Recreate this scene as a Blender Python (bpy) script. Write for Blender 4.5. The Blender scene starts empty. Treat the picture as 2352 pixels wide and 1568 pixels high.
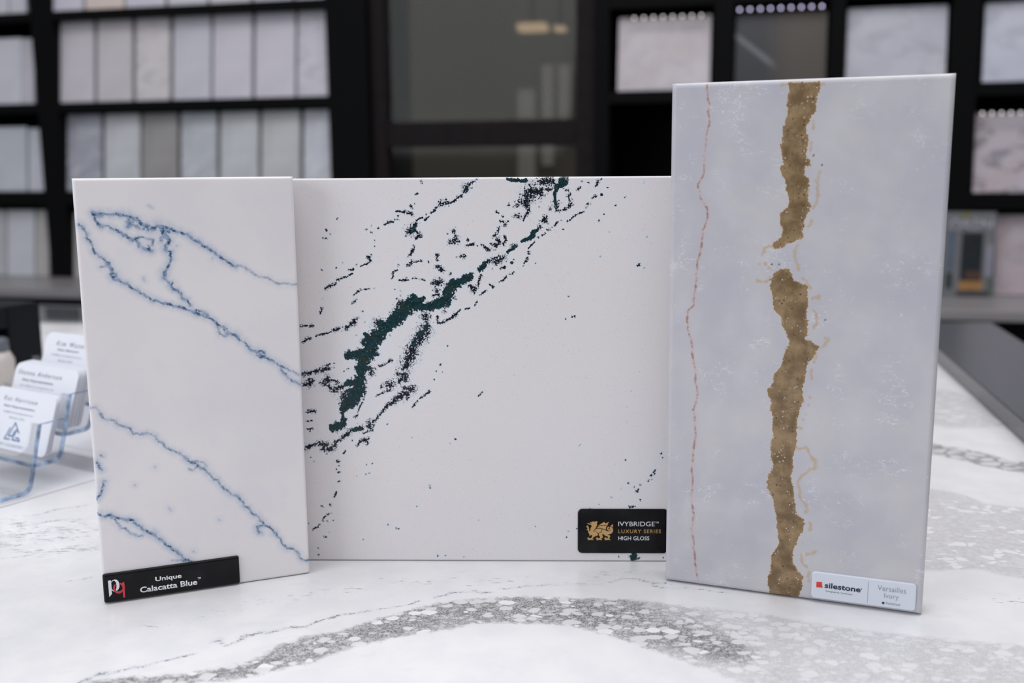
import bpy, bmesh, math, random
import numpy as np
from math import sin, cos, radians, pi
from mathutils import Matrix, Vector

random.seed(7)
C = bpy.context.scene.collection

# ------------------------------------------------------------------ camera
F_PX, PITCH, ROLL = 2352.16, radians(9.50696), radians(-0.40975)
CH, TZ = 0.26, 0.92                     # camera height above the counter, counter height
fwd = np.array([0, cos(PITCH), -sin(PITCH)])
up0 = np.array([0, sin(PITCH), cos(PITCH)])
rt0 = np.array([1., 0, 0])
RT = rt0*cos(ROLL) + up0*sin(ROLL)
UP = -rt0*sin(ROLL) + up0*cos(ROLL)
CAM = np.array([0, 0, TZ+CH])
cd = bpy.data.cameras.new('camera')
cam = bpy.data.objects.new('camera', cd)
C.objects.link(cam)
cam.matrix_world = Matrix(((RT[0], UP[0], -fwd[0], CAM[0]), (RT[1], UP[1], -fwd[1], CAM[1]),
                           (RT[2], UP[2], -fwd[2], CAM[2]), (0, 0, 0, 1)))
cd.sensor_width = 36
cd.lens = F_PX/2352*36
cd.clip_start = 0.02
cd.dof.use_dof = True
cd.dof.focus_distance = 0.635
cd.dof.aperture_fstop = 5.6
bpy.context.scene.camera = cam

# ------------------------------------------------------------------ world, light, exposure
sc = bpy.context.scene
sc.view_settings.view_transform = 'Standard'
sc.view_settings.look = 'None'
sc.view_settings.gamma = 1
sc.view_settings.use_curve_mapping = False
sc.view_settings.exposure = 0.05
sc.cycles.transparent_max_bounces = 40
wd = bpy.data.worlds.new('world')
sc.world = wd
wd.use_nodes = True
nt = wd.node_tree
bg = nt.nodes['Background']
tc = nt.nodes.new('ShaderNodeTexCoord')
sx = nt.nodes.new('ShaderNodeSeparateXYZ')
rp = nt.nodes.new('ShaderNodeValToRGB')
mr = nt.nodes.new('ShaderNodeMapRange')
mr.inputs['From Min'].default_value = -1
nt.links.new(tc.outputs['Generated'], sx.inputs[0])
nt.links.new(sx.outputs['Z'], mr.inputs['Value'])
nt.links.new(mr.outputs[0], rp.inputs[0])
rp.color_ramp.elements[0].position = 0.35
rp.color_ramp.elements[0].color = (.16, .16, .17, 1)
rp.color_ramp.elements[1].position = 0.95
rp.color_ramp.elements[1].color = (.92, .93, 1.0, 1)
e = rp.color_ramp.elements.new(0.55)
e.color = (.30, .295, .305, 1)
nt.links.new(rp.outputs[0], bg.inputs[0])
bg.inputs[1].default_value = 0.9


def area(name, loc, target, size, energy, col):
    ld = bpy.data.lights.new(name, 'AREA')
    ld.shape = 'RECTANGLE'
    ld.size, ld.size_y = size
    ld.energy = energy
    ld.color = col
    o = bpy.data.objects.new(name, ld)
    C.objects.link(o)
    o.location = loc
    o.rotation_euler = (Vector(target)-Vector(loc)).to_track_quat('-Z', 'Y').to_euler()
    return o


area('ceiling_light', (0.2, 0.6, 3.1), (0.1, 0.8, 0.9), (2.6, 1.6), 24, (1, .985, .97))
area('window_light', (-2.9, -1.4, 2.2), (0, 1.2, 1.0), (2.2, 1.8), 40, (.86, .92, 1))
area('showroom_light', (0.3, 1.6, 3.3), (0.3, 3.4, 1.2), (3.0, 0.6), 22, (1, .97, .96))


# ------------------------------------------------------------------ projection helpers
def ray(x, y):
    return fwd + RT*(x-1176)/F_PX - UP*(y-784)/F_PX


def on_z(x, y, z=0.0):
    """photo pixel -> point on the horizontal plane z above the counter"""
    d = ray(x, y)
    return CAM + d*((z-CH)/d[2])


def on_plane(x, y, P, N):
    d = ray(x, y)
    return CAM + d*(np.dot(P-CAM, N)/np.dot(d, N))


# ------------------------------------------------------------------ mesh helpers
def new_obj(name, verts, faces, mat=None, parent=None, smooth=None):
    me = bpy.data.meshes.new(name)
    me.from_pydata([tuple(map(float, v)) for v in verts], [], faces)
    me.update()
    if smooth is True:
        me.polygons.foreach_set('use_smooth', [True]*len(me.polygons))
    o = bpy.data.objects.new(name, me)
    C.objects.link(o)
    if mat is not None:
        me.materials.append(mat)
    if parent is not None:
        o.parent = parent
    return o


def from_bm(name, bm, mat=None, parent=None, smooth=False):
    me = bpy.data.meshes.new(name)
    bmesh.ops.recalc_face_normals(bm, faces=bm.faces[:])
    bm.to_mesh(me)
    bm.free()
    if smooth:
        me.polygons.foreach_set('use_smooth', [True]*len(me.polygons))
    o = bpy.data.objects.new(name, me)
    C.objects.link(o)
    if mat is not None:
        me.materials.append(mat)
    if parent is not None:
        o.parent = parent
    return o


def tag(o, label=None, cat=None, group=None, kind=None):
    if label: o['label'] = label
    if cat: o['category'] = cat
    if group: o['group'] = group
    if kind: o['kind'] = kind
    return o


def empty(name, loc, rz=0.0):
    o = bpy.data.objects.new(name, None)
    C.objects.link(o)
    o.empty_display_size = .05
    o.location = tuple(map(float, loc))
    o.rotation_euler = (0, 0, rz)
    return o


def box_bm(bm, x0, x1, y0, y1, z0, z1, M=None, bev=0.0):
    r = bmesh.ops.create_cube(bm, size=1)
    vs = r['verts']
    for v in vs:
        v.co = Vector((x0+(v.co.x+.5)*(x1-x0), y0+(v.co.y+.5)*(y1-y0), z0+(v.co.z+.5)*(z1-z0)))
    if bev:
        es = {e for v in vs for e in v.link_edges}
        rr = bmesh.ops.bevel(bm, geom=list(es), offset=bev, segments=2, affect='EDGES', profile=.5)
        vs = list({v for f in rr['faces'] for v in f.verts} | {v for v in vs if v.is_valid})
    if M is not None:
        bmesh.ops.transform(bm, matrix=M, verts=vs)


def box(name, x0, x1, y0, y1, z0, z1, mat, parent=None, bev=0.0):
    bm = bmesh.new()
    box_bm(bm, x0, x1, y0, y1, z0, z1, None, bev)
    return from_bm(name, bm, mat, parent)


def prism(name, pts, y0, y1, mat, parent=None, loc=None):
    """polygons in x,z extruded from y0 (front) to y1; pts = list of polygons"""
    V, Fc = [], []
    for poly in pts:
        n = len(poly)
        b = len(V)
        V += [(p[0], y0, p[1]) for p in poly] + [(p[0], y1, p[1]) for p in poly]
        Fc.append(list(range(b, b+n)))
        Fc.append(list(range(b+2*n-1, b+n-1, -1)))
        for i in range(n):
            j = (i+1) % n
            Fc.append([b+i, b+n+i, b+n+j, b+j])
    bm = bmesh.new()
    me = bpy.data.meshes.new('tmp')
    me.from_pydata(V, [], Fc)
    bm.from_mesh(me)
    bpy.data.meshes.remove(me)
    return from_bm(name, bm, mat, parent)


def rrect(x0, x1, z0, z1, r, n=6):
    P = []
    for cx, cz, a0 in ((x1-r, z1-r, 0), (x0+r, z1-r, 90), (x0+r, z0+r, 180), (x1-r, z0+r, 270)):
        for i in range(n+1):
            a = radians(a0+90*i/n)
            P.append((cx+r*cos(a), cz+r*sin(a)))
    return P


def plate(name, x0, x1, z0, z1, r, y_back, th, bev, mat, parent=None, nb=4):
    """rounded plate with a domed front edge; front faces -Y"""
    V, Fc = [], []
    n = None
    rings = [(0, y_back)] + [(bev*(1-cos(pi/2*i/nb)), y_back-(th-bev)-bev*sin(pi/2*i/nb)) for i in range(nb+1)]
    for ins, y in rings:
        P = rrect(x0+ins, x1-ins, z0+ins, z1-ins, max(r-ins, 1e-5))
        n = len(P)
        V += [(p[0], y, p[1]) for p in P]
    for k in range(len(rings)-1):
        for i in range(n):
            j = (i+1) % n
            Fc.append([k*n+i, k*n+j, (k+1)*n+j, (k+1)*n+i])
    Fc.append(list(range(n))[::-1])
    Fc.append(list(range((len(rings)-1)*n, len(rings)*n)))
    bm = bmesh.new()
    me = bpy.data.meshes.new('tmp')
    me.from_pydata(V, [], Fc)
    bm.from_mesh(me)
    bpy.data.meshes.remove(me)
    return from_bm(name, bm, mat, parent)


def lettering(name, text, x0, x1, z0, z1, y, mat, parent, bold=0.0, space=1.0, shear=0.0, th=0.00015):
    """text whose outline fills the rectangle, readable from -Y"""
    cu = bpy.data.curves.new('txt', 'FONT')
    cu.body = text
    cu.offset = bold
    cu.space_character = space
    cu.shear = shear
    cu.resolution_u = 4
    to = bpy.data.objects.new('txt', cu)
    C.objects.link(to)
    dg = bpy.context.evaluated_depsgraph_get()
    me = bpy.data.meshes.new_from_object(to.evaluated_get(dg))
    bpy.data.objects.remove(to)
    bpy.data.curves.remove(cu)
    co = np.zeros(len(me.vertices)*3)
    me.vertices.foreach_get('co', co)
    co = co.reshape(-1, 3)
    mn, mx = co.min(0), co.max(0)
    out = np.zeros_like(co)
    out[:, 0] = x0+(co[:, 0]-mn[0])/(mx[0]-mn[0])*(x1-x0)
    out[:, 2] = z0+(co[:, 1]-mn[1])/(mx[1]-mn[1])*(z1-z0)
    out[:, 1] = y
    me.vertices.foreach_set('co', out.ravel())
    me.update()
    bm = bmesh.new()
    bm.from_mesh(me)
    bpy.data.meshes.remove(me)
    r = bmesh.ops.extrude_face_region(bm, geom=bm.faces[:])
    vs = [g for g in r['geom'] if isinstance(g, bmesh.types.BMVert)]
    bmesh.ops.translate(bm, vec=(0, -th, 0), verts=vs)
    return from_bm(name, bm, mat, parent)


# ------------------------------------------------------------------ material helpers
class NM:
    def __init__(self, name, **kw):
        self.m = bpy.data.materials.new(name)
        self.m.use_nodes = True
        self.t = self.m.node_tree
        self.b = self.t.nodes['Principled BSDF']
        self.set(**kw)

    def set(self, **kw):
        for k, v in kw.items():
            k = {'rough': 'Roughness', 'color': 'Base Color', 'metal': 'Metallic', 'spec': 'Specular IOR Level',
                 'trans': 'Transmission Weight', 'ior': 'IOR', 'coat': 'Coat Weight'}.get(k, k)
            if isinstance(v, bpy.types.NodeSocket):
                self.t.links.new(v, self.b.inputs[k])
            else:
                if k == 'Base Color' and len(v) == 3:
                    v = (*v, 1)
                self.b.inputs[k].default_value = v
        return self

    def node(self, typ, **ins):
        n = self.t.nodes.new(typ)
        for k, v in ins.items():
            self.inp(n, k, v)
        return n

    def inp(self, n, k, v):
        s = n.inputs[k] if isinstance(k, (str, int)) else k
        if isinstance(v, bpy.types.NodeSocket):
            self.t.links.new(v, s)
        else:
            if hasattr(s.default_value, '__len__') and len(s.default_value) == 4 and len(v) == 3:
                v = (*v, 1)
            s.default_value = v

    def math(self, op, a, b=0.0, c=None, clamp=False):
        n = self.t.nodes.new('ShaderNodeMath')
        n.operation = op
        n.use_clamp = clamp
        self.inp(n, 0, a)
        self.inp(n, 1, b)
        if c is not None:
            self.inp(n, 2, c)
        return n.outputs[0]

    def step(self, v, lo, hi, o0=0.0, o1=1.0):
        n = self.t.nodes.new('ShaderNodeMapRange')
        n.interpolation_type = 'SMOOTHSTEP'
        self.inp(n, 'Value', v)
        self.inp(n, 'From Min', lo)
        self.inp(n, 'From Max', hi)
        self.inp(n, 'To Min', o0)
        self.inp(n, 'To Max', o1)
        return n.outputs[0]

    def mix(self, f, a, b):
        n = self.t.nodes.new('ShaderNodeMix')
        n.data_type = 'RGBA'
        self.inp(n, n.inputs[0].name if False else 0, f)
        for idx, v in ((6, a), (7, b)):
            self.inp(n, idx, v)
        return n.outputs[2]

    def co(self):
        if not hasattr(self, '_co'):
            self._co = self.t.nodes.new('ShaderNodeTexCoord').outputs['Object']
        return self._co

    def mapped(self, scale=(1, 1, 1), rot=(0, 0, 0), loc=(0, 0, 0), vec=None):
        n = self.t.nodes.new('ShaderNodeMapping')
        self.inp(n, 'Vector', vec or self.co())
        n.inputs['Scale'].default_value = scale
        n.inputs['Rotation'].default_value = rot
        n.inputs['Location'].default_value = loc
        return n.outputs[0]

    def noise(self, scale, detail=2.0, rough=.5, vec=None, dist=0.0):
        n = self.node('ShaderNodeTexNoise', Scale=scale, Detail=detail, Roughness=rough, Distortion=dist)
        self.inp(n, 'Vector', vec or self.co())
        return n.outputs['Fac']

    def voro(self, scale, feature='F1', vec=None, out='Distance', rand=1.0):
        n = self.t.nodes.new('ShaderNodeTexVoronoi')
        n.feature = feature
        self.inp(n, 'Vector', vec or self.co())
        self.inp(n, 'Scale', scale)
        self.inp(n, 'Randomness', rand)
        return n.outputs[out]

    def attr(self, name):
        n = self.t.nodes.new('ShaderNodeAttribute')
        n.attribute_name = name
        return n.outputs['Fac']

    def bump(self, h, strength=.2, dist=.001):
        n = self.node('ShaderNodeBump', Strength=strength, Distance=dist, Height=h)
        self.t.links.new(n.outputs[0], self.b.inputs['Normal'])


def srgb(r, g, b):
    f = lambda c: ((c/255)/12.92 if c/255 <= .04045 else (((c/255)+.055)/1.055)**2.4)
    return (f(r), f(g), f(b))


def plain(name, col, rough=.5, var=.06, scale=40, **kw):
    n = NM(name, rough=rough, **kw)
    f = n.noise(scale, 3)
    dark = tuple(c*(1-var) for c in col)
    lite = tuple(min(1, c*(1+var)) for c in col)
    n.set(color=n.mix(f, dark, lite))
    return n.m


# ------------------------------------------------------------------ field rasteriser (veins, in millimetres)
def strokes_field(X, Z, strokes, wmin=.6, lo=-3.0):
    """X,Z in mm (any shape). strokes: list of [(x,z,w),...]; returns max of 1-d/w"""
    f = np.full(X.shape, float(lo))
    for st in strokes:
        if len(st) == 1:
            st = [st[0], st[0]]
        for (x0, z0, w0), (x1, z1, w1) in zip(st[:-1], st[1:]):
            w0, w1 = max(w0, wmin), max(w1, wmin)
            pad = max(w0, w1)*(1-lo)
            m = (X > min(x0, x1)-pad) & (X < max(x0, x1)+pad) & (Z > min(z0, z1)-pad) & (Z < max(z0, z1)+pad)
            if not m.any():
                continue
            x, z = X[m], Z[m]
            dx, dz = x1-x0, z1-z0
            L2 = dx*dx+dz*dz
            t = np.clip(((x-x0)*dx+(z-z0)*dz)/L2, 0, 1) if L2 > 1e-9 else np.zeros_like(x)
            d = np.hypot(x-x0-t*dx, z-z0-t*dz)
            f[m] = np.maximum(f[m], 1-d/(w0+t*(w1-w0)))
    return f


def wiggle(st, amp=.25, iters=2, rng=random.Random(3)):
    for _ in range(iters):
        out = [st[0]]
        for a, b in zip(st[:-1], st[1:]):
            L = math.hypot(b[0]-a[0], b[1]-a[1])
            k = rng.uniform(-1, 1)*amp
            out.append(((a[0]+b[0])/2-(b[1]-a[1])*k*.5, (a[1]+b[1])/2+(b[0]-a[0])*k*.5,
                        (a[2]+b[2])/2*rng.uniform(.65, 1.25)))
            out.append(b)
        st = out
        amp *= .8
    return st


def poly_sd(X, Y, poly):
    """signed distance, positive inside"""
    P = np.array(poly)
    d = np.full(X.shape, 1e9)
    ins = np.zeros(X.shape, bool)
    n = len(P)
    for i in range(n):
        a, b = P[i], P[(i+1) % n]
        e_ = b-a
        t = np.clip(((X-a[0])*e_[0]+(Y-a[1])*e_[1])/max(e_@e_, 1e-12), 0, 1)
        d = np.minimum(d, np.hypot(X-a[0]-t*e_[0], Y-a[1]-t*e_[1]))
        c = (a[1] > Y) != (b[1] > Y)
        with np.errstate(divide='ignore', invalid='ignore'):
            xi = (b[0]-a[0])*(Y-a[1])/(b[1]-a[1])+a[0]
        ins ^= c & (X < xi)
    return np.where(ins, d, -d)


# ------------------------------------------------------------------ leaning stone slabs
class Slab:
    def __init__(s, name, x, y, yaw, W, h, lean, T, bev, step, mat, fields):
        s.W, s.h = W, h
        u = np.array([cos(yaw), sin(yaw), 0.])
        n = np.array([-sin(yaw), cos(yaw), 0.])
        v = np.array([0, 0, cos(lean)])+n*sin(lean)
        nn = np.cross(v, u)                       # away from the camera
        s.P = np.array([x, y, TZ+.0003+max(0, sin(-lean))*T])
        s.u, s.v, s.n = u, v, nn
        nu, nv = int(round((W-2*bev)/step)), int(round((h-2*bev)/step))
        gx = np.linspace(bev, W-bev, nu+1)
        gz = np.linspace(bev, h-bev, nv+1)
        GX, GZ = np.meshgrid(gx, gz)
        verts = [np.stack([GX.ravel(), np.zeros(GX.size), GZ.ravel()], 1)]
        idx = np.arange(GX.size).reshape(GX.shape)
        a, b, c, d = idx[:-1, :-1], idx[:-1, 1:], idx[1:, 1:], idx[1:, :-1]
        quads = np.stack([a.ravel(), b.ravel(), c.ravel(), d.ravel()], 1)
        per = np.concatenate([idx[0, :], idx[1:, -1], idx[-1, -2::-1], idx[-2:0:-1, 0]])
        px, pz = GX.ravel()[per], GZ.ravel()[per]
        ox = np.where(np.isclose(px, bev), -1, np.where(np.isclose(px, W-bev), 1, 0))
        oz = np.where(np.isclose(pz, bev), -1, np.where(np.isclose(pz, h-bev), 1, 0))
        rings = []
        for k in range(1, 4):
            t = pi/2*k/3
            rings.append((bev*sin(t), bev*(1-cos(t))))
        rings.append((bev, T-bev))
        rings.append((0, T))
        prev, base, m = per, GX.size, len(per)
        smooth = [False]*len(quads)
        allq = [quads]
        for k, (o_, dp) in enumerate(rings):
            verts.append(np.stack([px+ox*o_, np.full(m, dp), pz+oz*o_], 1))
            cur = np.arange(base, base+m)
            base += m
            allq.append(np.stack([prev, cur, np.roll(cur, -1), np.roll(prev, -1)], 1))
            smooth += [k < 3]*m
            prev = cur
        V = np.concatenate(verts)
        Q = np.concatenate(allq)
        me = bpy.data.meshes.new(name)
        nb = len(prev)
        me.vertices.add(len(V))
        me.vertices.foreach_set('co', V.astype(np.float32).ravel())
        me.loops.add(len(Q)*4+nb)
        me.loops.foreach_set('vertex_index', np.concatenate([Q.ravel(), prev[::-1]]).astype(np.int32))
        me.polygons.add(len(Q)+1)
        me.polygons.foreach_set('loop_start', np.concatenate([np.arange(len(Q))*4, [len(Q)*4]]).astype(np.int32))
        me.polygons.foreach_set('use_smooth', smooth+[False])
        me.update(calc_edges=True)
        me.validate()
        xm, zm = V[:, 0]*1000, V[:, 2]*1000
        s.mesh = me
        me.materials.append(mat)
        s.o = bpy.data.objects.new(name, me)
        C.objects.link(s.o)
        s.o.matrix_world = Matrix(((u[0], nn[0], v[0], s.P[0]), (u[1], nn[1], v[1], s.P[1]),
                                   (u[2], nn[2], v[2], s.P[2]), (0, 0, 0, 1)))
        for k, arr in fields(s, xm, zm).items():
            at = me.attributes.new(k, 'FLOAT', 'POINT')
            at.data.foreach_set('value', arr.astype(np.float32))

    def uv(s, x, y):
        p = on_plane(x, y, s.P, s.n)-s.P
        return p @ s.u, p @ s.v

    def mm(s, crop, pts):
        """traced points (crop coordinates) -> mm on the slab face"""
        x0, y0, k = crop
        out = []
        for p in pts:
            u_, v_ = s.uv(x0+p[0]/k, y0+p[1]/k)
            u2, _ = s.uv(x0+p[0]/k+1, y0+p[1]/k)
            out.append((u_*1000, v_*1000, p[2]/k*abs(u2-u_)*1000))
        return out

# ------------------------------------------------------------------ materials of the three slabs
def mat_blue_vein():
    n = NM('white_quartz_blue_vein', rough=.28, spec=.4)
    v, hal, st = n.attr('vein'), n.attr('halo'), n.attr('strength')
    n1 = n.noise(900, 3, .6)
    n2 = n.noise(260, 2, .5)
    cloud = n.noise(14, 3, .5)
    base = n.mix(n.step(cloud, .3, .7), (.775, .745, .765), (.83, .80, .80))
    base = n.mix(n.math('MULTIPLY', n.step(n.noise(60, 3), .5, .75), .25), base, (.74, .74, .79))
    col = n.mix(n.math('MULTIPLY', hal, n.step(n2, .2, .75, .35, .95)), base, (.42, .50, .63))
    x = n.math('ADD', v, n.math('MULTIPLY', n.math('SUBTRACT', n1, .5), 2.6))
    x = n.math('ADD', x, n.math('MULTIPLY', n.math('SUBTRACT', n2, .5), 1.8))
    soft = n.math('MULTIPLY', n.step(x, -.6, .9), n.math('MULTIPLY_ADD', st, .55, .2))
    core = n.math('MULTIPLY', n.step(x, .0, .75), n.math('MULTIPLY', st, n.step(n.noise(300, 2, .6), .42, .62, .12, 1.0)))
    col = n.mix(soft, col, (.25, .35, .50))
    col = n.mix(core, col, (.020, .075, .165))
    sp = n.math('MULTIPLY', n.step(n.voro(70), .055, .03), n.step(n.noise(30), .55, .62))
    col = n.mix(n.math('MULTIPLY', sp, .35), col, (.25, .25, .35))
    n.set(color=col)
    n.b.inputs['Subsurface Weight'].default_value = .25
    n.b.inputs['Subsurface Radius'].default_value = (.006, .005, .004)
    n.b.inputs['Subsurface Scale'].default_value = .6
    return n.m


def mat_green_vein():
    n = NM('white_quartz_green_vein', rough=.2, spec=.22)
    k, g, hz = n.attr('speckle'), n.attr('green'), n.attr('haze')
    n1 = n.noise(1000, 2, .6)
    n2 = n.noise(420, 3, .6)
    nb = n.noise(150, 3, .6)
    grain = n.noise(2600, 2, .6)
    base = n.mix(n.step(grain, .35, .7), (.70, .67, .665), (.83, .80, .80))
    base = n.mix(n.math('MULTIPLY', n.step(n.noise(9, 2), .35, .7), .35), base, (.77, .755, .79))
    dots = n.math('MULTIPLY', n.step(n.voro(650), .19, .10), n.step(n.noise(320, 1), .52, .60))
    base = n.mix(n.math('MULTIPLY', dots, .5), base, (.25, .23, .24))
    dots2 = n.math('MULTIPLY', n.step(n.voro(110), .06, .03), n.step(n.noise(45, 1), .56, .6))
    base = n.mix(n.math('MULTIPLY', dots2, .85), base, (.05, .06, .09))
    col = n.mix(n.math('MULTIPLY', hz, n.step(nb, .2, .8, .25, .9)), base, (.68, .74, .84))
    x = n.math('ADD', k, n.math('MULTIPLY', n.math('SUBTRACT', n1, .49), 4.4))
    x = n.math('ADD', x, n.math('MULTIPLY', n.math('SUBTRACT', n2, .5), 3.0))
    spk = n.step(x, .18, .55)
    near = n.math('MULTIPLY', n.step(x, -.5, .4), .30)
    col = n.mix(near, col, (.30, .34, .44))
    col = n.mix(spk, col, (.006, .009, .016))
    xg = n.math('ADD', g, n.math('MULTIPLY', n.math('SUBTRACT', n2, .5), 2.4))
    xg = n.math('ADD', xg, n.math('MULTIPLY', n.math('SUBTRACT', n1, .5), 1.2))
    gm = n.step(xg, -.05, .15)
    gcol = n.mix(n.step(n2, .35, .7), (.004, .020, .026), (.007, .050, .058))
    gcol = n.mix(n.step(nb, .52, .75), gcol, (.028, .035, .018))
    gold = n.math('MULTIPLY', n.step(n.voro(900), .22, .12), n.step(n.noise(500, 1), .56, .60))
    gcol = n.mix(gold, gcol, (.42, .28, .05))
    teal = n.math('MULTIPLY', n.step(n.voro(1100), .22, .12), n.step(n.noise(480, 1, .5, n.mapped(loc=(3, 1, 2))), .55, .60))
    gcol = n.mix(teal, gcol, (.03, .35, .33))
    edge = n.step(xg, .55, .05)
    gcol = n.mix(n.math('MULTIPLY', edge, .8), gcol, (.010, .018, .022))
    col = n.mix(gm, col, gcol)
    n.set(color=col)
    return n.m


def mat_tan_vein():
    n = NM('ivory_quartz_tan_vein', rough=.25, spec=.45)
    band, red, wisp, dk = n.attr('band'), n.attr('red'), n.attr('wisp'), n.attr('dark')
    n1 = n.noise(900, 2, .6)
    n2 = n.noise(280, 3, .6)
    n3 = n.noise(24, 3, .55)
    base = n.mix(n.step(n3, .3, .72), (.495, .49, .54), (.57, .555, .565))
    base = n.mix(n.math('MULTIPLY', n.step(n.noise(50, 4), .5, .7), .3), base, (.60, .60, .655))
    # fine white scratches in patches
    vec = n.mapped(rot=(0, radians(-35), 0), scale=(1, 1, 2.3))
    warp = n.node('ShaderNodeTexNoise', Scale=90.0, Detail=3.0)
    n.inp(warp, 'Vector', vec)
    wv = n.t.nodes.new('ShaderNodeVectorMath')
    wv.operation = 'MULTIPLY_ADD'
    n.t.links.new(warp.outputs['Color'], wv.inputs[0])
    wv.inputs[1].default_value = (.012, .012, .012)
    n.t.links.new(vec, wv.inputs[2])
    rn = n.noise(62, 4, .65, wv.outputs[0], .6)
    ed = n.math('ABSOLUTE', n.math('SUBTRACT', rn, .5))
    scr = n.math('MULTIPLY', n.step(ed, .013, .001), n.step(n.noise(42, 2), .52, .66))
    base = n.mix(n.math('MULTIPLY', scr, .62), base, (.82, .82, .85))
    fl = n.math('MULTIPLY', n.step(n.noise(420, 3, .6), .60, .70), n.step(n.noise(40, 2, .5, n.mapped(loc=(1, 2, 3))), .52, .62))
    base = n.mix(n.math('MULTIPLY', fl, .4), base, (.82, .82, .84))
    # red line
    xr = n.math('ADD', red, n.math('MULTIPLY', n.math('SUBTRACT', n2, .5), 2.4))
    col = n.mix(n.math('MULTIPLY', n.step(xr, -2.6, .6), .38), base, (.58, .46, .48))
    col = n.mix(n.math('MULTIPLY', n.step(xr, -.2, .8), n.step(n2, .38, .62, .12, .85)), col, (.35, .19, .135))
    # orange wisps
    xw = n.math('ADD', wisp, n.math('MULTIPLY', n.math('SUBTRACT', n2, .5), 3.4))
    col = n.mix(n.math('MULTIPLY', n.step(xw, -.6, .9), .55), col, (.50, .315, .12))
    # tan band
    xb = n.math('ADD', band, n.math('MULTIPLY', n.math('SUBTRACT', n2, .5), 3.8))
    xb = n.math('ADD', xb, n.math('MULTIPLY', n.math('SUBTRACT', n.noise(110, 2), .5), 3.2))
    xb = n.math('ADD', xb, n.math('MULTIPLY', n.math('SUBTRACT', n1, .5), 2.6))
    col = n.mix(n.math('MULTIPLY', n.step(xb, -1.6, .1), .30), col, (.62, .50, .38))
    tan = n.mix(n.step(n.noise(85, 4, .6), .34, .68), (.155, .098, .045), (.33, .225, .12))
    tan = n.mix(n.math('MULTIPLY', n.step(xb, 1.6, .2), .6), tan, (.32, .20, .085))
    ds = n.math('MULTIPLY', n.step(n.voro(420), .30, .18), n.step(n.noise(190, 2), .50, .60))
    tan = n.mix(n.math('MULTIPLY', ds, .8), tan, (.07, .038, .018))
    ls = n.math('MULTIPLY', n.step(n.voro(520, vec=n.mapped(loc=(.1, .2, .3))), .27, .15), n.step(n.noise(150, 2, .5, n.mapped(loc=(5, 1, 0))), .50, .60))
    tan = n.mix(ls, tan, (.56, .50, .40))
    col = n.mix(n.step(xb, -.12, .22), col, tan)
    col = n.mix(n.math('MULTIPLY', n.step(n.math('ADD', dk, n.math('MULTIPLY', n.math('SUBTRACT', n1, .5), 2)), -.2, .6), .8), col, (.10, .075, .055))
    n.set(color=col)
    n.b.inputs['Subsurface Weight'].default_value = .2
    n.b.inputs['Subsurface Radius'].default_value = (.006, .005, .004)
    n.b.inputs['Subsurface Scale'].default_value = .6
    return n.m


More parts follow.
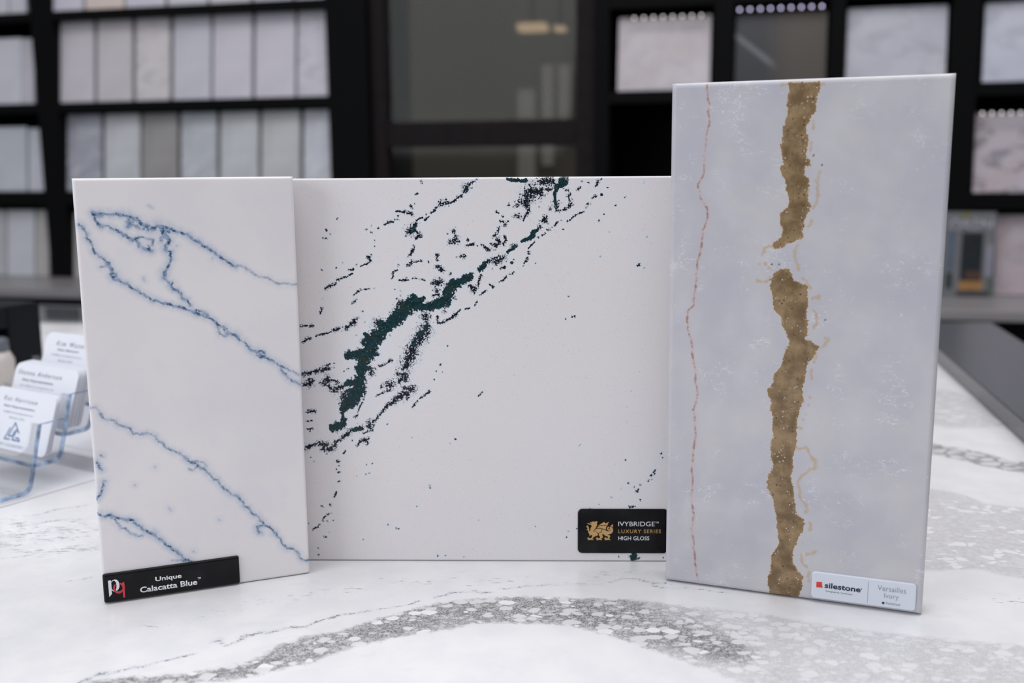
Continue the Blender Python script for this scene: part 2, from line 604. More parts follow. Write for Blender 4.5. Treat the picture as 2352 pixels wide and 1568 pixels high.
LA, LB = (150, 400, 2.6133), (150, 850, 2.6133)
BLUE = [
 (LA, [(165,230,8),(215,245,8),(260,240,9),(310,240,8),(360,250,9),(400,262,10),(440,275,9),(480,310,10),(530,320,9),(580,315,10),(640,328,8),(690,345,5),(750,375,4),(800,405,5),(850,435,5),(900,475,4),(960,515,4),(1020,555,4)], 1.0),
 (LA, [(1020,555,3),(1080,560,2),(1130,595,3),(1180,618,3),(1240,635,3),(1290,660,3),(1340,655,3),(1395,658,3)], .35),
 (LA, [(165,235,6),(185,285,4),(215,315,4),(290,330,2),(330,350,7),(380,378,8),(420,395,6),(450,430,5),(490,450,8),(520,460,6)], .9),
 (LA, [(380,270,6),(390,290,7),(375,318,6)], 1), (LA, [(400,300,4),(430,320,3),(460,335,3),(480,310,4)], .6),
 (LA, [(420,385,4),(470,378,4),(530,395,4),(520,430,4)], .6), (LA, [(570,330,5),(585,360,5),(570,395,5)], .6),
 (LA, [(580,320,8),(600,360,7),(625,390,8),(600,430,8),(605,460,8),(635,465,6),(635,500,6),(620,550,7),(600,600,9),(590,620,7),(620,650,5),(650,690,5),(700,740,5),(750,785,4)], 1),
 (LA, [(645,650,3),(632,668,3)], .7),
 (LA, [(375,285,8),(385,310,8)], 1), (LA, [(405,285,6),(430,268,7)], .9), (LA, [(470,312,8),(500,330,9),(540,330,7)], 1), (LA, [(560,312,7),(600,330,10),(625,345,8)], 1),
 (LA, [(590,345,7),(600,375,8),(575,400,6)], .9), (LA, [(610,385,7),(630,400,7)], 1), (LA, [(595,450,8),(610,465,8)], 1), (LA, [(345,360,8),(375,382,8)], .9), (LA, [(430,410,4),(440,440,4)], .6),
 (LA, [(490,450,8),(515,455,8)], .8), (LA, [(500,430,4),(505,450,4)], .6), (LA, [(280,575,8),(300,600,9),(285,625,8)], .9), (LA, [(240,535,6),(268,552,6)], .6), (LA, [(590,590,9),(600,615,8)], 1),
 (LA, [(170,235,8),(220,248,8)], 1), (LA, [(950,930,5),(970,965,6)], .6), (LA, [(1150,1085,6),(1180,1100,6)], .8), (LB, [(1155,945,7),(1165,975,7)], .9),
 (LA, [(80,300,4),(125,350,5),(130,390,7),(165,430,5),(175,470,4),(200,495,6),(240,520,6),(275,560,7),(290,590,9)], .75),
 (LA, [(290,590,8),(270,600,4),(290,630,8),(340,650,5),(400,685,5),(450,715,5),(500,738,7),(560,762,5),(620,780,4),(680,795,4),(740,815,5)], .85),
 (LA, [(740,815,5),(780,830,8),(820,845,7),(870,865,5),(930,910,7),(990,955,8),(1040,990,6),(1090,1025,5),(1130,1060,7),(1170,1080,9),(1220,1110,6),(1270,1135,5),(1310,1160,6)], .9),
 (LA, [(1310,1160,5),(1350,1180,4),(1400,1205,3)], .5), (LA, [(915,920,3),(930,960,4),(965,975,5),(990,950,4)], .5),
 (LA, [(1290,1150,5),(1310,1190,5),(1350,1230,5),(1390,1250,6),(1410,1265,5)], .8),
 (LA, [(215,555,4),(250,545,4),(280,580,5)], .5), (LA, [(780,815,5),(830,825,5),(860,850,5)], .6),
 (LA, [(1150,1065,4),(1185,1060,4),(1200,1090,4)], .6),
 (LB, [(150,228,4),(180,220,4),(215,265,7)], .35), (LB, [(215,265,7),(250,298,7),(300,305,3),(350,335,4),(395,355,5)], .6),
 (LB, [(395,355,5),(410,382,7),(450,385,6),(500,378,7),(540,395,5),(575,430,5),(600,465,6),(650,485,5),(690,500,6),(715,525,5)], .6),
 (LB, [(715,525,4),(745,550,5),(790,565,6),(830,590,6),(870,625,5),(915,660,6),(935,695,7),(980,730,5),(1035,755,3)], .8),
 (LB, [(745,590,5),(770,600,5),(800,570,5)], .3), (LB, [(735,545,3),(800,548,3),(850,575,3)], .4),
 (LB, [(1035,755,3),(1060,785,4),(1070,810,6),(1105,835,6),(1150,870,6),(1185,910,7),(1225,940,7),(1265,980,8)], .8),
 (LB, [(1265,980,4),(1290,1010,4),(1300,1040,6),(1330,1070,7),(1385,1085,7),(1405,1120,5),(1460,1140,3)], .65),
 (LB, [(1185,930,5),(1150,940,5),(1155,965,7),(1175,975,5)], .9),
 (LB, [(185,855,6),(235,878,6),(270,868,7),(310,885,5),(360,898,5),(405,898,7),(440,930,8),(490,965,9),(545,1000,7),(600,1045,6),(650,1080,7),(700,1115,7),(755,1148,5)], 1),
 (LB, [(275,885,7),(310,915,6),(335,945,7),(380,968,6),(430,990,6),(465,992,5)], .6),
 (LB, [(215,510,4),(222,518,3)], .6), (LB, [(190,550,5),(200,580,5),(220,598,5)], .9),
 (LB, [(235,665,3),(228,690,5),(222,720,6),(205,750,6),(187,775,4)], .9),
 (LA, [(468,620,5),(474,640,5)], .3), (LB, [(770,1088,6)], .4), (LB, [(540,582,3)], .4), (LB, [(418,688,3)], .35),
 (LB, [(620,830,3),(632,842,3)], .4), (LB, [(925,897,3)], .4), (LA, [(500,190,5),(525,205,5)], .12), (LA, [(665,430,4)], .4),
 (LA, [(882,503,4)], .3), (LB, [(640,1140,4),(760,1145,4)], .25),
]


def fields_left(s, X, Z):
    v = np.full(X.shape, -3.0)
    st_ = np.zeros(X.shape)
    halo = np.zeros(X.shape)
    rng = random.Random(11)
    for crop, pts, q in BLUE:
        p = s.mm(crop, pts)
        if len(p) > 1:
            p = wiggle(p, .35, 2, rng)
        p = [(a_, b_, w_*(1.25 if q >= .9 else 1.0)) for a_, b_, w_ in p]
        f = strokes_field(X, Z, [p], .85, -5)
        upd = f > v
        v = np.where(upd, f, v)
        st_ = np.where(f > -2.5, np.maximum(st_, q*np.clip((f+2.5)/2, 0, 1)), st_)
        halo = np.maximum(halo, q*np.exp(-np.clip(1-f, 0, 9)**2/10))
    return dict(vein=v, strength=st_, halo=halo*np.where(v > -4.9, 1, 0))


MA, MB_, MC, MD, ME_ = (680, 400, 4.48), (1080, 400, 4.48), (680, 700, 4.48), (680, 1000, 5.2267), (1280, 1020, 5.6)
GREEN = [
 (MA, [(1790,1050,40),(1700,1105,45),(1600,1140,55),(1565,1230,60),(1530,1310,60),(1420,1350,48),(1320,1370,38),(1250,1345,55),(1180,1340,75),(1110,1400,75),(1040,1460,62),(960,1530,45)]),
 (MA, [(1210,1260,34),(1230,1320,50)]), (MA, [(1310,1270,22),(1260,1330,45)]),
 (MC, [(1090,120,55),(1010,180,50),(940,225,55),(870,195,45)]), (MC, [(920,230,60),(870,290,68),(800,350,75),(760,400,75),(765,460,75),(730,515,72),(690,560,70),(690,620,65),(665,680,55),(660,730,42)]),
 (MC, [(740,330,48),(710,300,20)]), (MC, [(720,500,60),(620,505,42),(560,510,48),(530,535,34)]), (MC, [(800,510,30),(840,512,10)]),
 (MC, [(640,650,35),(610,645,16)]), (MC, [(655,760,55),(640,830,72),(640,880,70),(600,930,85),(560,980,78),(510,1030,58),(475,1080,32)]),
 (MC, [(560,800,50),(520,820,25)]), (MC, [(478,1095,10),(482,1160,10),(495,1185,32),(480,1230,38),(420,1250,48),(370,1260,34),(375,1300,20)]),
 (MC, [(1340,225,30),(1320,270,22),(1260,300,30)]), (MC, [(1230,340,14),(1220,420,14)]), (MC, [(650,1270,24),(585,1290,22)]), (MC, [(755,1235,18)]),
 (MB_, [(960,60,42),(950,95,42),(905,125,32),(870,185,18),(875,240,13),(880,310,12)]), (MB_, [(380,50,12),(450,58,22),(520,68,16),(570,65,22)]),
 (MB_, [(700,560,12),(650,600,26),(630,650,26),(570,672,20),(530,690,10)]), (MB_, [(470,745,14),(430,770,18),(380,800,14)]),
 (MB_, [(140,920,20),(125,960,26)]), (MB_, [(425,910,8)]),
 (MA, [(1940,930,22),(1900,980,28)]), (MA, [(1760,130,14),(1740,160,10)]), (MA, [(1220,540,12),(1200,590,16)]), (MA, [(1450,1200,18)]),
 (ME_, [(985,1400,30),(990,1430,42),(985,1470,38)]),
]
SPECK = [
 (MC, [(1330,115,38),(1335,170,20)]), (MC, [(1340,230,45),(1290,320,48),(1220,400,42),(1190,480,58),(1150,570,50),(1125,625,48)]),
 (MC, [(1060,715,32),(1130,720,30),(1120,770,30),(1060,780,22)]), (MC, [(980,815,36),(930,830,16)]), (MC, [(880,840,16)]), (MC, [(970,870,14),(900,900,8),(840,925,5)]), (MC, [(825,940,6)]),
 (MC, [(1190,860,36),(1110,860,22)]), (MC, [(1150,920,34),(1080,940,40),(1020,970,26),(960,1020,16),(920,1060,12),(870,1120,9),(830,1170,11),(790,1200,13)]), (MC, [(1020,1010,12)]),
 (MC, [(755,1190,14),(750,1240,34),(765,1270,14)]), (MC, [(800,1240,5),(790,1290,5),(690,1325,6)]),
 (MC, [(680,1270,24),(600,1280,20),(560,1300,20),(520,1330,22),(460,1380,15),(410,1410,18),(380,1460,28),(310,1490,26),(265,1490,12)]), (MC, [(310,1440,30),(250,1435,22)]),
 (MC, [(95,1470,30),(150,1450,18),(210,1420,13),(250,1400,9)]), (MC, [(740,1380,14),(700,1390,24),(660,1410,15),(625,1450,7)]), (MC, [(730,1440,7),(740,1415,8)]), (MC, [(510,1500,5),(480,1530,4)]),
 (MC, [(70,715,15),(110,705,18),(160,695,15),(240,672,20),(320,655,25),(345,655,15)]), (MC, [(305,625,12),(345,605,8)]),
 (MC, [(75,822,20),(140,800,34),(170,785,18)]), (MC, [(250,800,14),(300,810,26),(330,765,32),(380,775,12),(440,795,9)]), (MC, [(335,830,14),(370,880,20),(430,850,32),(490,835,20)]),
 (MC, [(500,920,38),(470,960,26)]), (MC, [(110,1105,8),(160,1092,16),(200,1095,14)]), (MC, [(105,1195,5),(165,1190,7)]), (MC, [(115,1278,5),(165,1272,8)]), (MC, [(145,1300,5)]),
 (MC, [(60,385,8),(110,350,14),(150,340,8)]), (MC, [(205,320,8),(260,308,9),(320,290,9),(360,280,7)]), (MC, [(390,262,15),(440,242,20)]), (MC, [(505,240,20),(550,215,13),(590,185,26),(600,150,15),(640,128,10)]),
 (MC, [(55,220,10),(110,215,5),(170,215,12)]), (MC, [(262,45,13),(260,65,10),(245,92,8)]),
 (MC, [(860,630,12),(910,612,9),(950,590,8),(975,562,13)]), (MC, [(815,655,10)]), (MC, [(765,650,18),(770,695,30)]), (MC, [(765,570,10)]),
 (MC, [(1375,882,10),(1310,940,7),(1270,970,6)]), (MC, [(1250,990,6),(1200,1050,9)]), (MC, [(1485,612,11)]), (MC, [(1445,682,6)]), (MC, [(1420,770,6)]), (MC, [(1560,425,7)]), (MC, [(1530,465,5)]),
 (MC, [(1915,900,7),(1880,935,5)]), (MC, [(680,990,5),(650,1060,7),(640,1100,6)]), (MC, [(620,1138,12),(595,1155,5)]),
 (MC, [(625,312,5)]), (MC, [(680,68,6)]), (MC, [(708,172,4)]), (MC, [(390,600,6)]), (MC, [(390,640,5)]), (MC, [(530,652,9)]), (MC, [(490,682,5)]), (MC, [(1640,1380,5)]), (MC, [(1585,1425,4)]), (MC, [(575,1395,4)]), (MC, [(942,1228,5)]),
 (MC, [(1785,35,9),(1740,45,4)]), (MC, [(1690,50,4),(1650,80,8),(1630,110,16),(1580,145,10),(1520,180,12),(1450,182,6)]), (MC, [(1455,125,12)]), (MC, [(1450,158,10)]), (MC, [(1380,125,10)]),
 (MC, [(840,190,40)]), (MC, [(700,390,30)]), (MC, [(1030,60,28),(1000,120,24)]), (MC, [(870,330,30)]), (MC, [(740,600,20)]), (MC, [(700,740,20)]), (MC, [(700,880,24)]),
 (MA, [(1290,72,11)]), (MA, [(1250,198,7),(1220,205,6)]), (MA, [(1220,300,5)]), (MA, [(1175,325,8),(1190,342,12)]), (MA, [(1190,410,15),(1160,398,15),(1120,390,12),(1060,380,10),(1020,388,6)]), (MA, [(1050,425,8)]), (MA, [(1040,465,8),(1010,468,6)]), (MA, [(1000,490,6),(955,492,13),(910,518,5)]), (MA, [(845,555,9)]), (MA, [(780,600,8)]), (MA, [(725,568,9)]), (MA, [(770,532,6)]),
 (MA, [(1865,52,8),(1800,92,12),(1750,140,32),(1730,180,16)]), (MA, [(1705,222,13),(1660,245,13),(1620,280,12),(1580,295,8),(1500,300,25)]), (MA, [(1540,264,8)]), (MA, [(1572,328,8)]), (MA, [(1460,335,9),(1420,375,12),(1390,400,8)]), (MA, [(1340,410,6)]), (MA, [(1365,440,6),(1330,470,11)]),
 (MA, [(1300,445,9),(1245,468,10),(1225,520,24),(1190,575,40),(1140,600,16)]), (MA, [(1240,590,20),(1270,628,16),(1240,658,14)]), (MA, [(1290,628,12)]), (MA, [(1130,635,8)]),
 (MA, [(1620,585,22)]), (MA, [(1640,635,10)]), (MA, [(1590,695,22),(1640,680,34)]), (MA, [(1560,610,6)]),
 (MA, [(1770,675,12)]), (MA, [(1755,735,10),(1820,722,14)]), (MA, [(1860,738,5)]), (MA, [(1890,715,5),(1940,750,12),(1985,785,18)]),
 (MA, [(1215,735,8),(1210,780,14),(1180,820,14),(1150,850,9)]), (MA, [(1190,905,13),(1150,935,16)]), (MA, [(1215,895,9),(1295,890,8)]), (MA, [(1360,905,9)]),
 (MA, [(1450,828,14),(1455,880,12)]), (MA, [(1450,950,18),(1500,985,22)]), (MA, [(1590,1025,12)]), (MA, [(1690,845,9),(1730,850,18)]), (MA, [(1650,850,5)]),
 (MA, [(750,858,20),(770,895,10)]), (MA, [(770,830,7)]), (MA, [(755,905,8),(700,930,7),(665,945,4)]), (MA, [(622,930,6)]), (MA, [(590,975,9),(545,985,9)]), (MA, [(575,1022,5),(520,1055,5),(470,1070,8),(430,1085,13)]), (MA, [(410,1115,7),(370,1145,12),(320,1165,12),(292,1185,7)]),
 (MA, [(313,575,9)]), (MA, [(310,660,9),(275,652,5)]), (MA, [(350,612,5)]), (MA, [(425,456,8)]), (MA, [(412,966,7)]), (MA, [(480,910,5)]), (MA, [(267,985,6)]), (MA, [(812,680,5)]), (MA, [(808,742,5)]),
 (MA, [(1050,938,9)]), (MA, [(1040,985,5),(995,1018,10)]), (MA, [(1000,1045,6),(980,1072,8)]), (MA, [(1060,1090,8),(1100,1095,12),(1150,1088,9)]), (MA, [(1135,1068,8)]), (MA, [(1200,1070,7),(1240,1072,9)]), (MA, [(1270,1082,3),(1330,1090,4)]),
 (MA, [(665,1190,9),(625,1215,11),(590,1245,4)]), (MA, [(700,1186,3),(755,1178,4)]), (MA, [(805,1172,6)]), (MA, [(615,1290,10),(580,1322,8)]), (MA, [(262,1385,12),(258,1410,9)]), (MA, [(245,1437,6)]), (MA, [(272,1280,7)]),
 (MA, [(1410,1125,22),(1480,1110,34)]), (MA, [(1450,1195,24)]), (MA, [(1415,1250,14),(1470,1240,12)]), (MA, [(1825,1190,26),(1785,1150,12)]), (MA, [(1905,1040,14),(1880,1110,10),(1868,1150,8)]), (MA, [(1810,1030,10)]),
 (MA, [(1890,1252,5),(1945,1195,6)]), (MA, [(1080,1320,26),(1035,1380,26),(1000,1450,32)]), (MA, [(1620,1270,16)]), (MA, [(1530,1410,14)]), (MA, [(1310,1275,14)]), (MA, [(1070,1200,6)]), (MA, [(1075,1245,6)]), (MA, [(1015,1182,5)]), (MA, [(1033,1280,5)]),
 (MA, [(50,1560,10)]), (MA, [(150,1555,12)]),
 (MB_, [(700,70,10),(770,70,48),(850,60,24)]), (MB_, [(860,95,26)]), (MB_, [(720,185,42),(650,175,58),(600,225,58),(560,275,44),(585,330,26)]), (MB_, [(600,380,18),(570,430,14),(550,465,12)]), (MB_, [(500,425,22),(460,425,12)]), (MB_, [(500,300,22),(490,330,12)]), (MB_, [(400,318,13)]), (MB_, [(444,340,7)]), (MB_, [(455,278,5)]), (MB_, [(645,72,7)]),
 (MB_, [(720,155,12),(780,156,14),(840,152,12)]), (MB_, [(1000,165,14)]), (MB_, [(1010,220,14),(1040,205,6)]), (MB_, [(1030,270,16),(1035,305,20),(1000,345,14),(960,368,9)]), (MB_, [(920,378,11),(880,372,10)]), (MB_, [(825,360,14)]), (MB_, [(885,320,28),(870,260,8)]),
 (MB_, [(775,448,22),(745,480,20),(790,492,13)]), (MB_, [(715,530,16),(720,550,14)]), (MB_, [(1315,75,14),(1300,105,12),(1285,130,8)]), (MB_, [(1135,130,7),(1100,165,11)]), (MB_, [(1212,85,8)]), (MB_, [(1150,76,6)]), (MB_, [(1352,48,6)]), (MB_, [(1352,212,9)]), (MB_, [(1285,228,13),(1250,243,8)]), (MB_, [(1225,303,14)]), (MB_, [(1192,342,9)]), (MB_, [(1210,310,8)]),
 (MB_, [(1165,384,8),(1110,405,4),(1060,438,5),(1000,482,8)]), (MB_, [(940,478,6)]), (MB_, [(905,493,9),(870,528,8)]), (MB_, [(842,545,7)]), (MB_, [(822,572,8),(785,568,6)]), (MB_, [(770,607,7),(740,628,4)]), (MB_, [(700,650,11)]),
 (MB_, [(660,695,4),(622,738,6),(600,766,6)]), (MB_, [(600,812,14)]), (MB_, [(590,860,10),(580,885,11),(555,912,11)]), (MB_, [(548,942,5)]), (MB_, [(495,963,6)]), (MB_, [(450,1005,5),(435,1020,9),(395,1030,5)]), (MB_, [(370,1055,10),(330,1095,8),(300,1108,3)]),
 (MB_, [(355,958,14),(310,975,7)]), (MB_, [(228,977,6)]), (MB_, [(430,905,9)]), (MB_, [(447,878,5)]), (MB_, [(340,860,26),(290,880,34),(250,900,22)]), (MB_, [(250,860,14),(200,890,8)]), (MB_, [(180,895,20),(150,930,20),(90,980,14)]), (MB_, [(430,745,16),(480,730,14)]),
 (MB_, [(270,385,10),(290,395,5)]), (MB_, [(332,433,10)]), (MB_, [(305,480,8),(310,500,6)]), (MB_, [(340,480,12),(355,520,16)]), (MB_, [(298,550,12),(285,585,8)]), (MB_, [(270,612,16),(235,650,10)]), (MB_, [(280,670,22),(300,712,20),(260,730,18),(215,718,12)]), (MB_, [(345,715,14),(370,685,11),(360,650,9),(350,632,6)]), (MB_, [(260,780,8)]), (MB_, [(390,485,7)]),
 (MB_, [(200,1135,5),(235,1160,12)]), (MB_, [(165,1195,7),(130,1225,4)]), (MB_, [(105,1250,6)]), (MB_, [(40,1175,28)]), (MB_, [(70,1310,4),(50,1350,4)]),
 (MB_, [(1790,80,8)]), (MB_, [(1595,237,8)]), (MB_, [(1322,480,9)]), (MB_, [(957,570,4)]), (MB_, [(1820,645,6)]), (MB_, [(1340,850,5)]), (MB_, [(1720,938,6),(1742,928,11)]), (MB_, [(1785,960,5)]), (MB_, [(1010,1260,5)]), (MB_, [(1073,1458,9),(1050,1465,4)]), (MB_, [(982,1490,5)]), (MB_, [(1415,140,5)]), (MB_, [(1375,412,5)]), (MB_, [(712,335,4)]), (MB_, [(1500,318,5)]), (MB_, [(675,915,4)]),
 (MD, [(495,315,12),(530,308,12)]), (MD, [(518,362,8)]), (MD, [(485,405,9)]), (MD, [(500,445,6),(530,438,7)]), (MD, [(505,553,9),(530,548,5)]), (MD, [(485,678,8),(475,705,8),(460,735,9)]), (MD, [(412,830,14)]), (MD, [(312,848,10)]), (MD, [(400,941,8),(372,945,8)]), (MD, [(430,930,6)]), (MD, [(350,970,9),(330,990,8),(325,1020,11)]), (MD, [(371,1028,9)]), (MD, [(446,1020,8)]),
 (MD, [(285,1060,4),(265,1095,7),(215,1120,6),(200,1132,4)]), (MD, [(395,1160,6)]), (MD, [(345,1213,9),(365,1217,8)]), (MD, [(275,1430,7),(262,1437,5)]), (MD, [(265,1350,5)]), (MD, [(915,335,6)]), (MD, [(845,350,4)]), (MD, [(885,448,5)]), (MD, [(838,462,4)]), (MD, [(1607,595,9)]), (MD, [(1610,627,6)]), (MD, [(1450,850,7)]), (MD, [(1204,1115,9)]), (MD, [(1232,1116,8)]), (MD, [(1910,40,7)]), (MD, [(1850,97,5)]), (MD, [(1700,1443,9)]), (MD, [(1797,1433,9)]), (MD, [(806,1246,5)]), (MD, [(2015,1455,5)]), (MD, [(155,1050,6)]), (MD, [(1108,1065,4)]), (MD, [(173,263,6)]), (MD, [(213,310,5)]),
 (ME_, [(1335,120,9),(1352,112,7)]), (ME_, [(1357,178,9)]), (ME_, [(1268,328,8),(1242,360,11)]), (ME_, [(1255,378,6),(1205,405,10)]), (ME_, [(1176,466,12)]), (ME_, [(1215,457,8)]), (ME_, [(1075,520,10)]), (ME_, [(990,550,10)]), (ME_, [(1045,580,8),(1028,602,18)]), (ME_, [(910,502,12)]), (ME_, [(815,572,8)]), (ME_, [(703,680,9)]), (ME_, [(1067,716,12)]), (ME_, [(935,808,14),(985,802,12)]), (ME_, [(535,770,7)]), (ME_, [(790,1443,7)]), (ME_, [(245,1083,7)]), (ME_, [(930,1440,12)]), (ME_, [(1050,1458,16)]), (ME_, [(1362,1455,6)]), (ME_, [(876,202,5)]), (ME_, [(286,12,7)]), (ME_, [(138,1117,4)]), (ME_, [(120,1190,6)]), (ME_, [(415,825,6)]),
]


def fields_mid(s, X, Z):
    rng = random.Random(5)
    g = np.full(X.shape, -3.0)
    for crop, pts in GREEN:
        p = [(a, b, w*1.1) for a, b, w in s.mm(crop, pts)]
        g = np.maximum(g, strokes_field(X, Z, [p], 1.0, -2.5))
    k = np.full(X.shape, -3.0)
    hz = np.zeros(X.shape)
    for crop, pts in SPECK:
        p = s.mm(crop, pts)
        # at mm level: shift small marks a little denser
        p = [(a, b, w*1.3+.14) for a, b, w in p]
        if len(p) > 1:
            p = wiggle(p, .25, 1, rng)
        f = strokes_field(X, Z, [p], .62, -3)
        k = np.maximum(k, f)
        wm = max(q[2] for q in p)
        h = strokes_field(X, Z, [[(a, b, 2.2+w*.9) for a, b, w in p]], .6, -1.2)
        hz = np.maximum(hz, np.clip((h+1.1)/2.1, 0, 1)**1.6*min(1, .35+wm*.14))
    hz = np.maximum(hz, np.clip((g+1.6)/2.2, 0, 1))
    return dict(green=g, speckle=k, haze=hz)


RF, RG = (1700, 180, 2.6133), (1700, 780, 2.5287)
BAND1 = [(20,280,480),(60,290,475),(130,288,460),(200,285,455),(240,275,430),(290,262,395),(340,250,405),(400,245,405),(460,250,400),(500,255,425),(520,262,425),(540,240,385),(570,250,385),(600,262,410),(650,278,415),(700,290,410),(740,300,415),(770,275,422),(810,240,400),(850,240,390),(890,250,385),(920,245,372),(950,240,375),(980,215,335),(1005,200,265),(1022,203,220)]
BAND2 = [(1138,255,280),(1150,235,295),(1175,195,310),(1210,175,325),(1240,180,400),(1300,195,405),(1340,195,410),(1380,205,405),(1420,240,405),(1480,250,405),(1530,270,405),(1560,280,392)]
BAND3 = [(0,280,390),(40,275,465),(80,260,440),(130,240,400),(180,215,385),(210,190,372),(250,195,375),(290,152,370),(330,165,365),(370,180,360),(410,175,345),(450,190,335),(500,185,322),(560,190,330),(600,180,325),(650,180,315),(700,180,310),(750,190,305),(780,170,300),(830,155,300),(870,160,315),(910,185,315),(960,195,322),(1010,210,325),(1040,213,365),(1110,210,368),(1150,215,335),(1200,220,320),(1250,180,305),(1300,180,310),(1340,175,335),(1380,160,365),(1420,155,368),(1460,170,350),(1495,172,340)]
WISP = [
 (RG, [(510,0,12),(470,50,5)]), (RG, [(440,90,4),(430,130,4)]), (RG, [(415,170,3),(415,230,3)]), (RG, [(405,335,6)]), (RG, [(395,380,5)]), (RG, [(380,430,5)]), (RG, [(365,465,7)]), (RG, [(325,515,7),(355,515,3)]),
 (RG, [(330,630,4),(380,620,3),(405,670,3),(440,700,14),(430,750,12),(390,770,5),(350,800,7),(340,850,6),(350,920,8),(380,1000,9)]),
 (RG, [(405,1060,8),(400,1110,4)]), (RG, [(365,1180,7)]), (RG, [(390,1245,13),(440,1230,13)]), (RG, [(355,1250,5),(360,1290,5),(385,1320,6)]), (RG, [(400,1350,4),(400,1400,5)]), (RG, [(398,1490,9)]), (RG, [(310,640,16)]), (RG, [(310,1440,20)]),
 (RF, [(440,255,7),(438,300,6)]), (RF, [(430,380,4),(425,430,4)]), (RF, [(480,560,3),(470,600,3),(465,680,4),(440,780,4)]), (RF, [(450,615,8)]), (RF, [(430,850,5),(410,890,3)]), (RF, [(345,1000,5),(332,1040,6),(335,1100,5),(350,1150,4)]),
 (RF, [(200,1010,5),(150,1015,5),(130,1060,3)]), (RF, [(115,1112,7)]), (RF, [(105,1215,6),(165,1213,6)]), (RF, [(175,1140,10),(150,1110,6)]), (RF, [(380,1200,4),(425,1260,4)]), (RF, [(430,1325,8),(470,1310,14)]), (RF, [(440,1390,3),(455,1440,4),(440,1500,4)]), (RF, [(510,1560,9)]), (RF, [(250,40,6),(500,32,5)]),
]
REDL = [(1624,196),(1625,209),(1629,239),(1629,273),(1623,307),(1620,341),(1618,375),(1617,396),(1608,415),(1603,426),(1608,452),(1623,477),(1625,500),(1612,560),(1602,600),(1598,660),(1594,700),(1580,715),(1580,760),(1590,800),(1598,860),(1602,900),(1592,940),(1598,990),(1592,1040),(1592,1100),(1594,1180),(1594,1250),(1596,1290),(1602,1335)]


def fields_right(s, X, Z):
    rng = random.Random(9)

    def band(rows, crop):
        L = s.mm(crop, [(r[1], r[0], 1) for r in rows])
        R = s.mm(crop, [(r[2], r[0], 1) for r in rows])
        poly = [(p[0], p[1]) for p in L] + [(p[0], p[1]) for p in R[::-1]]
        return poly_sd(X, Z, poly)
    b1 = band(BAND1, RF)
    l2 = [(r[0]/2.6133+180, r[1]/2.6133+1700, r[2]/2.6133+1700) for r in BAND2] + \
         [(r[0]/2.5287+780, r[1]/2.5287+1700, r[2]/2.5287+1700) for r in BAND3]
    b2 = band(l2, (0, 0, 1))
    b = np.clip(np.maximum(b1, b2), -6, 6)
    red = strokes_field(X, Z, [wiggle(s.mm((0, 0, 1), [(x, y, 1.5) for x, y in REDL]), .15, 2, rng)], .75, -6)
    wf = np.full(X.shape, -3.0)
    for crop, pts in WISP:
        p = s.mm(crop, pts)
        if len(p) > 1:
            p = wiggle(p, .4, 2, rng)
        wf = np.maximum(wf, strokes_field(X, Z, [p], .9, -2.5))
    dk = strokes_field(X, Z, [s.mm(RF, [q]) for q in ((490,520,7),(440,463,6),(190,1115,7),(235,1115,8),(510,1450,7),(300,520,9),(262,290,8))] +
                       [s.mm(RG, [q]) for q in ((285,1445,8),(210,210,6),(190,1250,6))], .8, -3)
    return dict(band=b, red=red, wisp=wf, dark=dk)


S = 0.26
left = Slab('quartz_sample', -.9633*S, 2.27471*S, .37309, .48295*S, .98722*S, .00565, .0195, .0016, .0006, mat_blue_vein(), fields_left)
yaw_m = -.02733
cxm = -.6
mx0 = -.645
left_m = (mx0*S, (2.53932+(mx0+.6)*math.tan(yaw_m))*S)
mid = Slab('quartz_sample', left_m[0], left_m[1], yaw_m, 1.14*S, .9814*S, 0.0, .0195, .0013, .0005, mat_green_vein(), fields_mid)
right = Slab('quartz_sample', .37124*S, 2.38524*S, -.36352, .58785*S, 1.18632*S, -.0226, .0195, .0028, .0007, mat_tan_vein(), fields_right)
tag(left.o, 'white polished stone slab with thin blue veins and a black domed label', 'stone sample')
tag(mid.o, 'wide white speckled stone slab with dark green diagonal veining, standing in the middle', 'stone sample')
tag(right.o, 'tall ivory stone sample slab with a wide tan brown vertical vein and white label', 'stone sample')

# ------------------------------------------------------------------ name labels on the slabs
blk = NM('glossy_black_label', rough=.12, spec=.22)
blk.set(color=blk.mix(blk.step(blk.noise(60, 4), .45, .7), (.003, .003, .004), (.008, .0085, .010)))
blk = blk.m
wht = plain('white_print', (.80, .80, .84), .5, .02)
redp = plain('red_print', (.60, .035, .055), .5, .04)
redo = plain('orange_red_print', (.68, .045, .025), .5, .04)
gold = plain('gold_print', (.54, .32, .12), .45, .12, 900)
navy = plain('dark_navy_print', (.02, .022, .05), .5, .05)
greyp = plain('grey_print', (.24, .26, .31), .5, .05)
lgreyp = plain('light_grey_print', (.36, .39, .46), .5, .05)
lblab = plain('white_label_plastic', (.68, .71, .78), .25, .02)


def text_px(slab, name, txt, bl, br, tl, y, mat, parent, **kw):
    """bl,br: baseline ends in the photo, tl: top of the first letter"""
    a, b, c = slab.uv(*bl), slab.uv(*br), slab.uv(*tl)
    zb = (a[1]+b[1])/2
    return lettering(name, txt, a[0], b[0], zb, zb+(c[1]-a[1]), y, mat, parent, **kw)


def polys_px(slab, name, crop, polys, y, mat, parent, th=.00015):
    x0, y0, kx, ky = crop
    P = [[slab.uv(x0+p[0]/kx, y0+p[1]/ky) for p in poly] for poly in polys]
    return prism(name, P, y-th, y, mat, parent)


